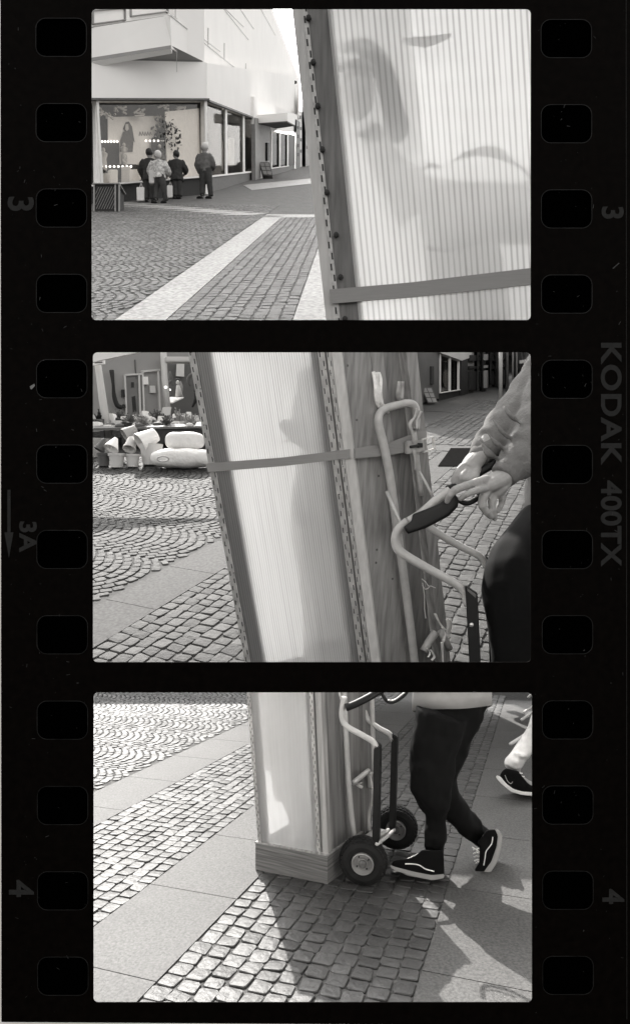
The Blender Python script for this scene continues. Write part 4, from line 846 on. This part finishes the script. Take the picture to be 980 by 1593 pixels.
for i in range(26):
    x = random.uniform(770, 880); y = random.uniform(545, 575); Pe.rect(mb, x, y, x+random.uniform(1,4), y+random.uniform(3,12), 0, .3)
NAILS(mb, 'window', M['cream'], e_)
W8 = wallplane(2, (900,640), (795,596)); e8 = thing('distant_house', 'dark shop row along the right side of the street behind the sleeves', 'building', G(2,840,612)); poly(W8, [(1000,440),(797,520),(797,597),(1000,682)], -1, 0, 'wall', M['crepe'], e8)
for i, (x, yb, r, mt, lab) in enumerate(((778,624,.075,'cream','pale post standing tallest at the end of the street left of the sleeve'),(788.5,612,.07,'midd','dark slim post just right of the pale post'),(797,607,.06,'mid','grey slim post second right of the pale post'),(803,606,.06,'mid','grey slim post third right of the pale post'),(811,604,.06,'midd','thin dark post nearest the sleeve'))):
    c = G(2, x, yb); mb = MB(); mb.tube([c, P(x+.5, 560, c.y), P(x, 526, c.y)], [r*(1.0+.3*(i==0))]*3, 10); tag(mb.build('street_post', M[mt], smooth=True), lab, 'post')
aboard(2, 655, 679, 600, 629, 'folding board of small panels leaning by the shaded wall right of the leaning box', .35)
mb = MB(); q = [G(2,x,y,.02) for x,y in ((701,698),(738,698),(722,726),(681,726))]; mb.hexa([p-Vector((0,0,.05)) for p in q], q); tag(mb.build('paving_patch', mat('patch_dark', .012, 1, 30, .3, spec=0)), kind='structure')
# hand truck, middle frame
hs = [side2.hit(x, y, .10) for x, y in ((636,1052),(628,985),(618,910),(604,810),(594,740),(584,690),(577,662),(578,645),(588,636),(606,631),(622,628),(632,632),(635,645),(634,668))]
ht = thing('hand_truck', 'pale tube hand truck with black grips held by the two hands', 'hand truck', side2.hit(640,1050,.1), 'hand trucks')
mb = MB(); mb.tube(hs, [.036]*7+[.033]*7, 16, sub=4); mb.build('frame', M['metalp'], ht, smooth=True)
mb = MB(); mb.tube([side2.hit(x,y,.07) for x,y in ((634,668),(640,720),(646,770))], .025, 10, sub=3); mb.build('upright', M['metalp'], ht, smooth=True)
mb = MB(); mb.tube([P(601,765,5.2), P(612,790,5.1), P(624,815,5.0)], .013, 8); mb.build('brace', M['metalp'], ht, smooth=True)
mb = MB(); mb.tube([P(652,734,5.35), P(663,753,5.3), P(674,775,5.25)], .012, 8); mb.build('brace', M['metalp'], ht, smooth=True)
def tb_(pts, r, name, m, par=ht, sub=5, **k):
    mb = MB(); mb.tube([P(*p) for p in pts], r, 16, sub=sub, **k); return mb.build(name, m, par, smooth=True)
tb_([(634,811,4.98),(620,824,4.98),(615,838,4.99),(618,853,5.0),(632,865,5.0),(670,887,5.02),(708,908,5.05),(722,922,5.06),(728,942,5.06)], [.036]*5+[.034]*4, 'side_tube', M['metalp'])
tb_([(655,800,5.35),(664,815,5.35),(679,828,5.35),(714,849,5.38),(745,865,5.4),(757,882,5.4)], .031, 'side_tube', M['metalp'])
def bar(pts, Y, th, name, m, par, bev=.006):
    mb = MB(); q = [P(x, y, Y) for x, y in pts]; mb.hexa(q, [p+Vector((th*.3, th, 0)) for p in q]); return mb.build(name, m, par, bevel=bev)
rail = bar([(723,911),(742,924),(748,1058),(731,1058)], 5.0, .07, 'rail', M['blackp'], ht); bar([(755,865),(767,874),(775,1058),(762,1058)], 5.4, .07, 'rail', M['blackp'], ht)
mb = MB(); mb.lathe(P(733,972,5.0), (0,-1,0), [(0,.018),(.008,.016),(.012,.004)], 12); mb.build('bolt', M['metal'], rail)
mb = MB(); q = [P(x,y,4.995) for x,y in ((726,914.5),(740,924.5),(739.5,930),(727,920))]; mb.hexa(q, [p-Vector((0,.004,0)) for p in q]); mb.build('end_cap', M['midd'], rail)
tb_([(636,812,4.95),(655,800,4.95),(680,778,4.93),(700,764,4.93)], .040, 'cross_tube', M['metalp'])
def puff(name, pts, Y0, Y1, m, par, vox, sm=4, shrink=0, **k):
    mb = MB(); mb.hexa([P(x,y,Y0) for x,y in pts], [P(x,y,Y1) for x,y in pts]); o = mb.build(name, m, par); return remesh(o, vox, sm, **k)
puff('grip', [(627,820),(634,831),(662,822),(698,803),(712,788),(714,777),(706,767),(680,785),(662,792),(641,800),(640,810)], 4.78, 4.98, M['blackp'], ht, .012, 4)
puff('grip', [(692,756),(694,764),(712,758),(740,745),(770,728),(772,714),(748,727),(718,748)], 4.95, 5.1, M['blackp'], ht, .012, 4)
tb_([(713,778,4.85),(726,783,4.85),(742,775,4.85),(750,762,4.9),(765,740,4.95)], .02, 'lever', M['blackp']); tb_([(714,775,4.82),(727,779,4.82),(743,771,4.82)], .005, 'lever_edge', M['metal'])
mb = MB(); mb.tube([side2.hit(642,1006,.14), side2.hit(650,992,.14), side2.hit(660,978,.14)], .036, 14); mb.build('crossbar', M['metalp'], ht, smooth=True)
mb = MB(); mb.tube([side2.hit(670,978,.12), side2.hit(678,990,.12), side2.hit(684,1004,.12)], .034, 14); mb.build('crossbar', M['metalp'], ht, smooth=True)
def tapes(lst, name, lab, pl, out, wd, seed, m='tape'):
    random.seed(seed); mb = MB()
    for pts in lst:
        p = [pl.hit(x, y, out+random.uniform(0,.03)) for x, y in pts]; mb.tube(p, [wd*random.uniform(.5,1.2) for _ in p], 8, sub=4, flat=(1,.35))
    return tag(mb.build(name, M[m], smooth=True), lab, 'tie')
tapes([[(574,579),(575,600),(577,622),(583,634),(594,641)],[(577,580),(580,600),(581,622),(590,634),(597,643)],[(583,580),(584,592),(583,612),(587,628)]], 'plastic_tie', 'shiny twisted tie hooking the tube loop to the upper planks', side2, .05, .018, 1)
tapes([[(613,594),(612,610),(616,624)],[(619,594),(620,608),(619,622)]], 'plastic_tie', 'dull bent hook on the planks right of the shiny twisted tie', side2, .03, .02, 2, 'perf')
tapes([[(632,636),(627,650),(621,660),(624,674),(626,690)],[(636,640),(632,655),(630,668)],[(626,700),(628,716),(629,730)]], 'plastic_tie', 'limp grey tie hanging from the right bend of the tube loop', side2, .12, .016, 3, 'perf')
tapes([[(638,998),(644,1006),(640,1012)],[(642,1000),(648,1010),(644,1016)]], 'plastic_tie', 'crumpled bright tie at the lower left end of the crossbar', side2, .2, .016, 4)
tapes([[(672,955),(674,965),(671,976),(675,984)],[(676,958),(677,970),(672,980)],[(664,968),(670,978),(668,990)],[(664,990),(667,1010),(666,1035),(668,1050)],[(655,948),(662,962),(668,972)]], 'plastic_tie', 'tangled bright tie where the two crossbars meet', side2, .17, .016, 5)
mb = MB(); mb.tube([side2.hit(x,y,.05) for x,y in ((650,899),(656,904),(660,910),(664,910),(671,913))], .004, 5); mb.tube([side2.hit(x,y,.05) for x,y in ((651,909),(655,915),(659,914),(662,911))], .004, 5); mb.tube([side2.hit(x,y,.05) for x,y in ((651,905),(654,925),(654,945),(656,960))], .004, 5)
tag(mb.build('thread', M['paper']), 'thin pale thread caught on the planks above the crossbar', 'thread')
# the person holding the truck
b = MB(); k5 = .0049
def L(pts, r, **k): b.tube([P(*p) for p in pts], [x*k5 for x in r], 14, sub=4, **k)
L([(880,560,5.4),(885,700,5.5),(870,860,5.5),(868,1050,5.6)], [52,58,60,40]); L([(880,545,5.4),(885,500,5.4)], [22,20]); b.ell(P(885,455,5.35), .24, .28, .33)
L([(885,570,5.2),(850,650,5.05),(812,708,4.95),(785,738,4.85)], [34,26,20,15]); L([(880,555,5.5),(828,610,5.35),(772,672,5.15),(744,710,5.05)], [34,26,20,14])
L([(792,732,4.88),(776,745,4.84),(760,754,4.81),(750,757,4.80)], [18,21,19,13], flat=(1,.66)); L([(786,744,4.86),(777,758,4.85),(768,770,4.84)], [17,17,12], flat=(1,.7))
def fing(pts, r):
    b.tube([P(*p) for p in pts], [x*k5 for x in r], 10, sub=4); b.ell(P(*pts[-1]), r[-1]*k5, r[-1]*k5, r[-1]*k5, n=8)
    for q, x in list(zip(pts, r))[1:-1]: b.ell(P(q[0], q[1], q[2]-.004), x*k5*1.12, x*k5*1.12, x*k5*1.08, n=8)      # knuckles
fing([(758,746,4.79),(742,750,4.74),(724,756,4.72),(708,762,4.71),(700,770,4.72),(695,780,4.75)], [8,6.6,6.4,6.1,5.4,4.4])
fing([(756,759,4.76),(742,763,4.68),(726,769,4.68),(716,776,4.72)], [6.4,5.2,4.8,4])
fing([(758,762,4.80),(751,775,4.76),(750,787,4.75),(757,797,4.77),(763,804,4.8)], [8,6.8,6.3,5.6,4.6])
fing([(768,766,4.84),(765,780,4.80),(766,793,4.80),(769,806,4.83)], [7.6,6.4,5.9,4.6])
fing([(779,763,4.9),(781,776,4.9),(777,788,4.9),(773,795,4.88)], [7,5.8,5.2,4.4])
L([(748,704,5.06),(737,718,5.03),(727,730,5.01)], [17,20,17], flat=(1,.7))
fing([(722,726,5.02),(711,737,4.99),(706,750,4.98)], [8,7,5.5]); fing([(728,732,4.98),(718,744,4.93),(715,754,4.95)], [7.5,6.6,5.4]); fing([(735,733,4.96),(728,746,4.91),(726,755,4.93)], [7.5,6.6,5.4]); fing([(742,728,4.97),(739,741,4.91),(736,749,4.92)], [7,6,5])
man = b.build('person', M['skin']); remesh(man, .0085, 2); tag(man, 'person in grey sweatshirt and black trousers whose two hands grip the hand truck', 'person')
b = MB()
L([(882,540,5.4),(885,600,5.45),(885,720,5.5),(872,835,5.5)], [50,66,72,66])
def sleeve(pts, r, ph):
    p = [P(*q) for q in pts]; n = len(p)*6; pp, rr = [], []
    for i in range(n+1):
        t = i/n*(len(p)-1); a = min(int(t), len(p)-2); f = t-a; pp.append(p[a].lerp(p[a+1], f)); rr.append((r[a]+(r[a+1]-r[a])*f)*k5*(1+.055*math.sin(i*1.35+ph)*(i/n)**.5))
    b.tube(pp, rr, 20)
sleeve([(885,560,5.2),(848,655,5.05),(818,706,4.95),(786,737,4.85)], [50,46,37,21], 0); sleeve([(890,520,5.5),(835,607,5.35),(796,652,5.25),(764,688,5.15),(744,712,5.06)], [46,42,36,29,18], 2)
for i, (x0, y0, x1, y1, w_) in enumerate(((795,690,822,742,4),(806,676,836,736,4),(818,664,850,724,4.5),(786,706,810,748,3.5),(746,684,782,716,3.5),(754,668,796,706,4),(766,652,806,690,4),(782,630,818,664,4),(748,694,772,716,3))): b.tube([P(x0,y0,4.93), P((x0+x1)/2-4,(y0+y1)/2+2,4.85), P(x1,y1,4.95)], [w_*.5*k5,w_*k5,w_*.5*k5], 8, sub=4)
sw = b.build('sweatshirt', M['cloth_g'], man); remesh(sw, .014, 6, disp=.03, dscale=.13)
b = MB(); sleeve([(789,733,4.86),(781,742,4.84)], [23,20], 0); sleeve([(748,707,5.07),(741,716,5.04)], [19.5,16.5], 0); cf = b.build('cuff', M['cloth_g'], man); remesh(cf, .014, 3)
b = MB(); L([(872,815,5.5),(850,850,5.4),(818,905,5.15),(822,970,5.1),(828,1056,5.1)], [66,72,72,67,63]); L([(875,860,5.8),(885,1056,5.9)], [60,50]); tr_ = b.build('trousers', M['cloth_k'], man); remesh(tr_, .025, 5, disp=.03, dscale=.3)
b = MB(); b.ell(P(885,445,5.42), .27, .3, .32); b.build('hair', M['hair_d'], man, smooth=True)

# ================================================================== BOTTOM FRAME: truck, legs, chair, passer-by
side3 = Pl(CS3.f(1,2)(0,0), CS3.f(1,2)(1,0), CS3.f(1,2)(1,1))
ht3 = thing('hand_truck', 'hand truck with two black rails and fat black tyres standing behind the plank plinth', 'hand truck', P(588,1345,2.25), 'hand trucks')
def tz(pts, r, name, m, par=ht3, sub=5): 
    mb = MB(); mb.tube([Vector(p) if len(p) == 3 and isinstance(p, Vector) else P(*p) for p in pts], r, 14, sub=sub); return mb.build(name, m, par, smooth=True)
h_ = side3.hit
tz([h_(526,1040,.02), h_(530,1150,.022), h_(535,1240,.024), h_(541,1302,.026)], .0095, 'upright', M['metalp']); tz([h_(566,1040,.03), h_(569,1150,.03), h_(573,1290,.03)], .009, 'upright', M['metalp'])
tz([(536,1084,2.14),(532,1104,2.14),(533,1120,2.14),(541,1131,2.135),(566,1145,2.12),(581,1155,2.11),(586,1168,2.11)], .0095, 'side_tube', M['metalp']); tz([(563,1088,2.4),(566,1104,2.4),(573,1120,2.4),(590,1133,2.38),(606,1142,2.37),(613,1156,2.37)], .0095, 'side_tube', M['metalp'])
bar([(581,1157),(591,1163.5),(588.5,1313),(578.5,1307)], 2.10, .035, 'rail', M['blackp'], ht3, .003); bar([(608.5,1141),(618,1147),(613.5,1296),(604.5,1291)], 2.36, .035, 'rail', M['blackp'], ht3, .003)
tz([(538,1101,2.13),(555,1094,2.13),(578,1082,2.14),(604,1066,2.16)], .0125, 'grip', M['blackp']); tz([(590,1070,2.2),(600,1089,2.2),(612,1092,2.2),(630,1080,2.2),(640,1060,2.2)], .006, 'lever', M['blackp']); tz([(603,1089,2.19),(613,1089,2.19),(629,1077,2.19)], .0025, 'lever_edge', M['metal'])
tz([(540,1104,2.16),(530,1085,2.17),(524,1062,2.18)], .004, 'brace', M['metalp'])
tz([h_(538,1215,.03), h_(549,1206,.03), h_(562,1196,.03)], .009, 'crossbar', M['metalp']); tz([h_(562,1200,.035), h_(565,1222,.03)], .010, 'clamp', M['perf'])
tapes([[(557,1196),(562,1199),(566,1196)],[(535,1211),(538,1216),(541,1219)],[(558,1200),(556,1230),(558,1260),(557,1288)]], 'plastic_tie', 'crumpled tie on the crossbar of the truck by the plank plinth', side3, .04, .007, 8, 'perf')
tz([(586,1313,2.14),(600,1303,2.25),(613,1291,2.36)], .006, 'axle', M['metalp']); tz([(586,1302,2.2),(604,1291,2.35)], .006, 'axle', M['metalp'])
mb = MB(); q = [h_(543,1306,.03), h_(572,1284,.03), h_(573,1290,.03), h_(544,1313,.03)]; mb.hexa(q, [p+Vector((.05,-.01,-.005)) for p in q]); mb.build('toe_plate', M['metalp'], ht3)
axd = Vector((-.18, -.98, -.04)).normalized(); 
def wheel(c, r, nm):
    c = Vector(c); hw = r*.34; random.seed(4)
    mb = MB(); mb.lathe(c, axd, [(-hw,.5*r),(-hw,.72*r),(-hw*.85,.88*r),(-hw*.45,.975*r),(0,r),(hw*.45,.975*r),(hw*.85,.88*r),(hw,.72*r),(hw*.95,.52*r),(hw*.5,.47*r)], 48)
    x = axd.cross(Vector((0,0,1))).normalized(); y = axd.cross(x)
    for row, (o, rr) in enumerate(((-.72,.915),(-.36,.985),(0,1.0),(.36,.985),(.72,.915))):
        for i in range(30):
            t = 2*math.pi*(i+.5*(row%2))/30; d = x*math.cos(t)+y*math.sin(t); tt = -x*math.sin(t)+y*math.cos(t); p = c+axd*(o*hw)+d*rr*r
            q = [p+tt*(a*r*.07)+axd*(bb*hw*.13)-d*r*.02 for a, bb in ((-1,-1),(1,-1),(1,1),(-1,1))]; mb.hexa(q, [z+d*r*.05 for z in q])
    ty = mb.build('tyre', M['rubber'], ht3)
    mb = MB(); mb.lathe(c+axd*hw*.45, axd, [(-hw,.1*r),(-hw,.47*r),(hw*.55,.475*r),(hw*.6,.44*r),(hw*.3,.38*r),(hw*.1,.34*r),(hw*.05,.22*r),(hw*.3,.2*r)], 40); rm = mb.build('rim', M['rimp'], ty, smooth=False)
    mb = MB(); mb.lathe(c+axd*hw*.7, axd, [(-hw*.3,.17*r),(hw*.35,.16*r),(hw*.55,.10*r),(hw*.55,.02*r)], 20); mb.build('hub', M['midd'], rm)
    mb = MB()
    for i in range(4):
        t = .6+math.pi/2*i; mb.lathe(c+axd*hw*.58+(x*math.cos(t)+y*math.sin(t))*r*.29, axd, [(0,.035*r),(.004,.03*r)], 8)
    mb.build('rim_hole', M['dark'], rm)
wheel(P(565,1338,2.18), .0795, 'near'); wheel(P(616,1286.5,2.44), .0790, 'far')
# person pushing
b = MB(); k3 = 2.25/1000
def L3(pts, r, **k): b.tube([P(*p) for p in pts], [x*k3 for x in r], 16, sub=4, **k)
L3([(702,1040,2.3),(700,1080,2.3),(696,1110,2.3)], [40,40,34], flat=(1,.6)); L3([(690,1112,2.27),(676,1180,2.25),(672,1225,2.24),(678,1290,2.24),(677,1335,2.25)], [28,24,18,11,11]); L3([(706,1110,2.34),(692,1180,2.34),(692,1228,2.33),(716,1268,2.35),(752,1306,2.37)], [26,22,16,10,10])
L3([(677,1335,2.25),(655,1352,2.22),(625,1352,2.2)], [11,12,8]); L3([(752,1308,2.37),(762,1325,2.34),(748,1358,2.3)], [11,12,8])
p3 = b.build('person', M['skin']); remesh(p3, .012, 3); tag(p3, 'legs of a person in black trousers and striped skate shoes pushing the truck', 'person')
b = MB()
L3([(703,1085,2.3),(701,1100,2.3),(697,1120,2.3)], [56,55,50], flat=(1,.62)); L3([(688,1108,2.25),(677,1155,2.24),(671,1205,2.22),(673,1235,2.22),(678,1262,2.23),(677,1300,2.235),(677,1328,2.245)], [42,37,34,29,19,15.5,14])
L3([(706,1108,2.34),(692,1160,2.33),(683,1205,2.31),(687,1235,2.31),(712,1266,2.33),(735,1289,2.35),(752,1305,2.37)], [45,37,32,29,22,18.5,15])
for y, x in ((1318,676),(1309,677),(1299,676)): b.tube([P(x-16,y,2.235), P(x,y+4,2.20), P(x+16,y-1,2.235)], 3*k3, 8, sub=3)
L3([(663,1290,2.215),(664,1304,2.21),(663,1318,2.21)], [4,5,4])
t3 = b.build('trousers', M['cloth_k'], p3); remesh(t3, .0085, 3, disp=.022, dscale=.06)
b = MB(); q0 = [(-63,-6),(0,0),(64,-10)]
rows = []; n = 32
for (yy, rx) in ((1034,58),(1060,61),(1085,62),(1103,62.5)):
    rg = []
    for i in range(n):
        t = 2*math.pi*i/n; x = 703+rx*math.cos(t)*(1+.015*math.sin(5*t)); dip = (yy-1034)/69; yq = yy + (4*dip - 9*dip*max(0, math.cos(t))**2 + 4*dip*math.sin(t)*-1); rg.append(P(x, yq, 2.3+.085*math.sin(t)*-1))
    rows.append(b.add(rg))
for a, c in zip(rows, rows[1:]):
    for i in range(n): j = (i+1) % n; b.face((a+i, a+j, c+j, c+i))
b.face(range(rows[0], rows[0]+n)); hm = b.build('sweatshirt', M['cloth_g3'], p3, smooth=True); hm.modifiers.new('t', 'SOLIDIFY').thickness = .006
def shoe(pts_up, pts_sole, stripe, laces, Y0, Y1, par, soleY=.006, dark='cloth_k', sole_m='mid', stripe_m='hem', vox=.006, swr=.0020):
    up = puff('shoe', pts_up, Y0, Y1, M[dark], par, vox, 5)
    mb = MB(); mb.hexa([P(x,y,Y0-soleY) for x,y in pts_sole], [P(x,y,Y1+soleY) for x,y in pts_sole]); so_ = mb.build('sole', M[sole_m], up, bevel=.003)
    mb = MB(); mb.tube([P(x,y,Y0-.001) for x,y in stripe], swr, 8, sub=5, flat=(1,1)); mb.build('side_stripe', M[stripe_m], up)
    if laces:
        mb = MB()
        for (a, c) in laces: mb.tube([P(a[0],a[1],Y0+.018), P((a[0]+c[0])/2,(a[1]+c[1])/2-1,Y0+.006), P(c[0],c[1],Y0+.018)], .0022, 6)
        mb.build('laces', M['hem'], up)
    return up
shoe([(607,1346),(612,1339),(624,1337),(636,1335),(648,1330),(656,1322),(690,1323),(691,1361),(672,1364),(645,1358),(615,1350)],
     [(606,1345),(616,1349),(645,1356.5),(672,1361.5),(691,1359.5),(691,1366),(672,1369.5),(645,1364),(614,1354),(607,1349.5)],
     [(630,1344),(641,1344),(652,1346),(662,1352),(675,1355.5)], [((629,1339),(640,1334)),((634,1339),(644,1331)),((640,1337),(650,1328)),((647,1336),(655,1326))], 2.17, 2.26, p3)
shoe([(757,1291),(769,1290),(775,1299),(774,1317),(766,1342),(754,1360),(742,1368),(738,1362),(738,1352),(745,1342),(746,1320),(742,1310)],
     [(769,1289),(775,1290),(781,1299),(779,1319),(772,1343),(759,1363),(744,1373),(738,1367),(751,1358),(764,1340),(772,1317),(774,1300)],
     [(766,1302),(764,1313),(756,1324),(754,1335),(752,1346)], [((736,1322),(746,1320)),((736,1328),(746,1326)),((737,1333),(746,1332)),((738,1339),(747,1338)),((734,1318),(748,1328)),((740,1343),(747,1340))], 2.27, 2.35, p3)
# passer-by at the right edge
b = MB(); k4 = 3.1/1000; b.tube([P(x,y,Y) for x,y,Y in ((800,1205,3.15),(806,1185,3.15),(830,1145,3.18),(870,1060,3.2))], [x*k4 for x in (8,9,13,18)], 12, sub=3); b.tube([P(800,1210,3.15), P(830,1226,3.1)], [9*k4, 8*k4], 10)
pb_ = b.build('person', M['skin']); remesh(pb_, .014, 3); tag(pb_, 'passer-by at the right edge, only a leg in pale jeans and dark trainer in view', 'person')
b = MB(); b.tube([P(x,y,Y) for x,y,Y in ((797,1196,3.15),(799,1186,3.15),(806,1176,3.15),(818,1160,3.17),(836,1138,3.18),(875,1058,3.2))], [x*k4 for x in (11,13.5,12.5,14,18,24)], 16, sub=5)
for y, x in ((1190,799),(1182,802),(1172,811)): b.tube([P(x-13,y-3,3.14), P(x,y+4,3.09), P(x+12,y+2,3.14)], 3*k4, 8, sub=3)
remesh(b.build('jeans', M['jean'], pb_), .01, 3, disp=.02, dscale=.06)
shoe([(776,1207),(781,1199),(786,1195),(806,1199),(812,1208),(822,1220),(846,1231),(850,1238),(812,1232),(792,1224)],
     [(771.5,1206),(778,1208),(787,1219),(799,1228),(813,1231.5),(850,1234),(850,1240),(810,1236.5),(794,1231.5),(780,1220),(771,1210)],
     [(785,1206),(789,1215),(794,1219),(797,1216)], [((800,1204),(812,1203)),((803,1209),(815,1208))], 3.02, 3.13, pb_, dark='cloth_k', sole_m='hem', stripe_m='mid', vox=.009)
ch = thing('metal_chair', 'pale tubular chair legs reaching in from the right edge above the trainer', 'chair', P(850,1160,3.8))
for pts, r in (([(793,1158,3.55),(826,1137,3.65),(880,1100,3.8)], .0095), ([(810,1120.5,4.3),(826,1109,4.3),(880,1072,4.2)], .009), ([(814,1108.5,4.6),(827,1100,4.6),(890,1060,4.4)], .009), ([(821,1085,5.2),(830,1079,5.2),(880,1055,5)], .009)): tz(pts, r, 'leg', M['metalp'], ch)
mb = MB(); q = [P(x,y,Y) for x,y,Y in ((878,1098,3.75),(940,1085,3.8),(930,1060,4.6),(875,1068,4.5))]; mb.hexa(q, [p+Vector((0,0,.03)) for p in q]); mb.build('seat', M['mid'], ch, bevel=.008)
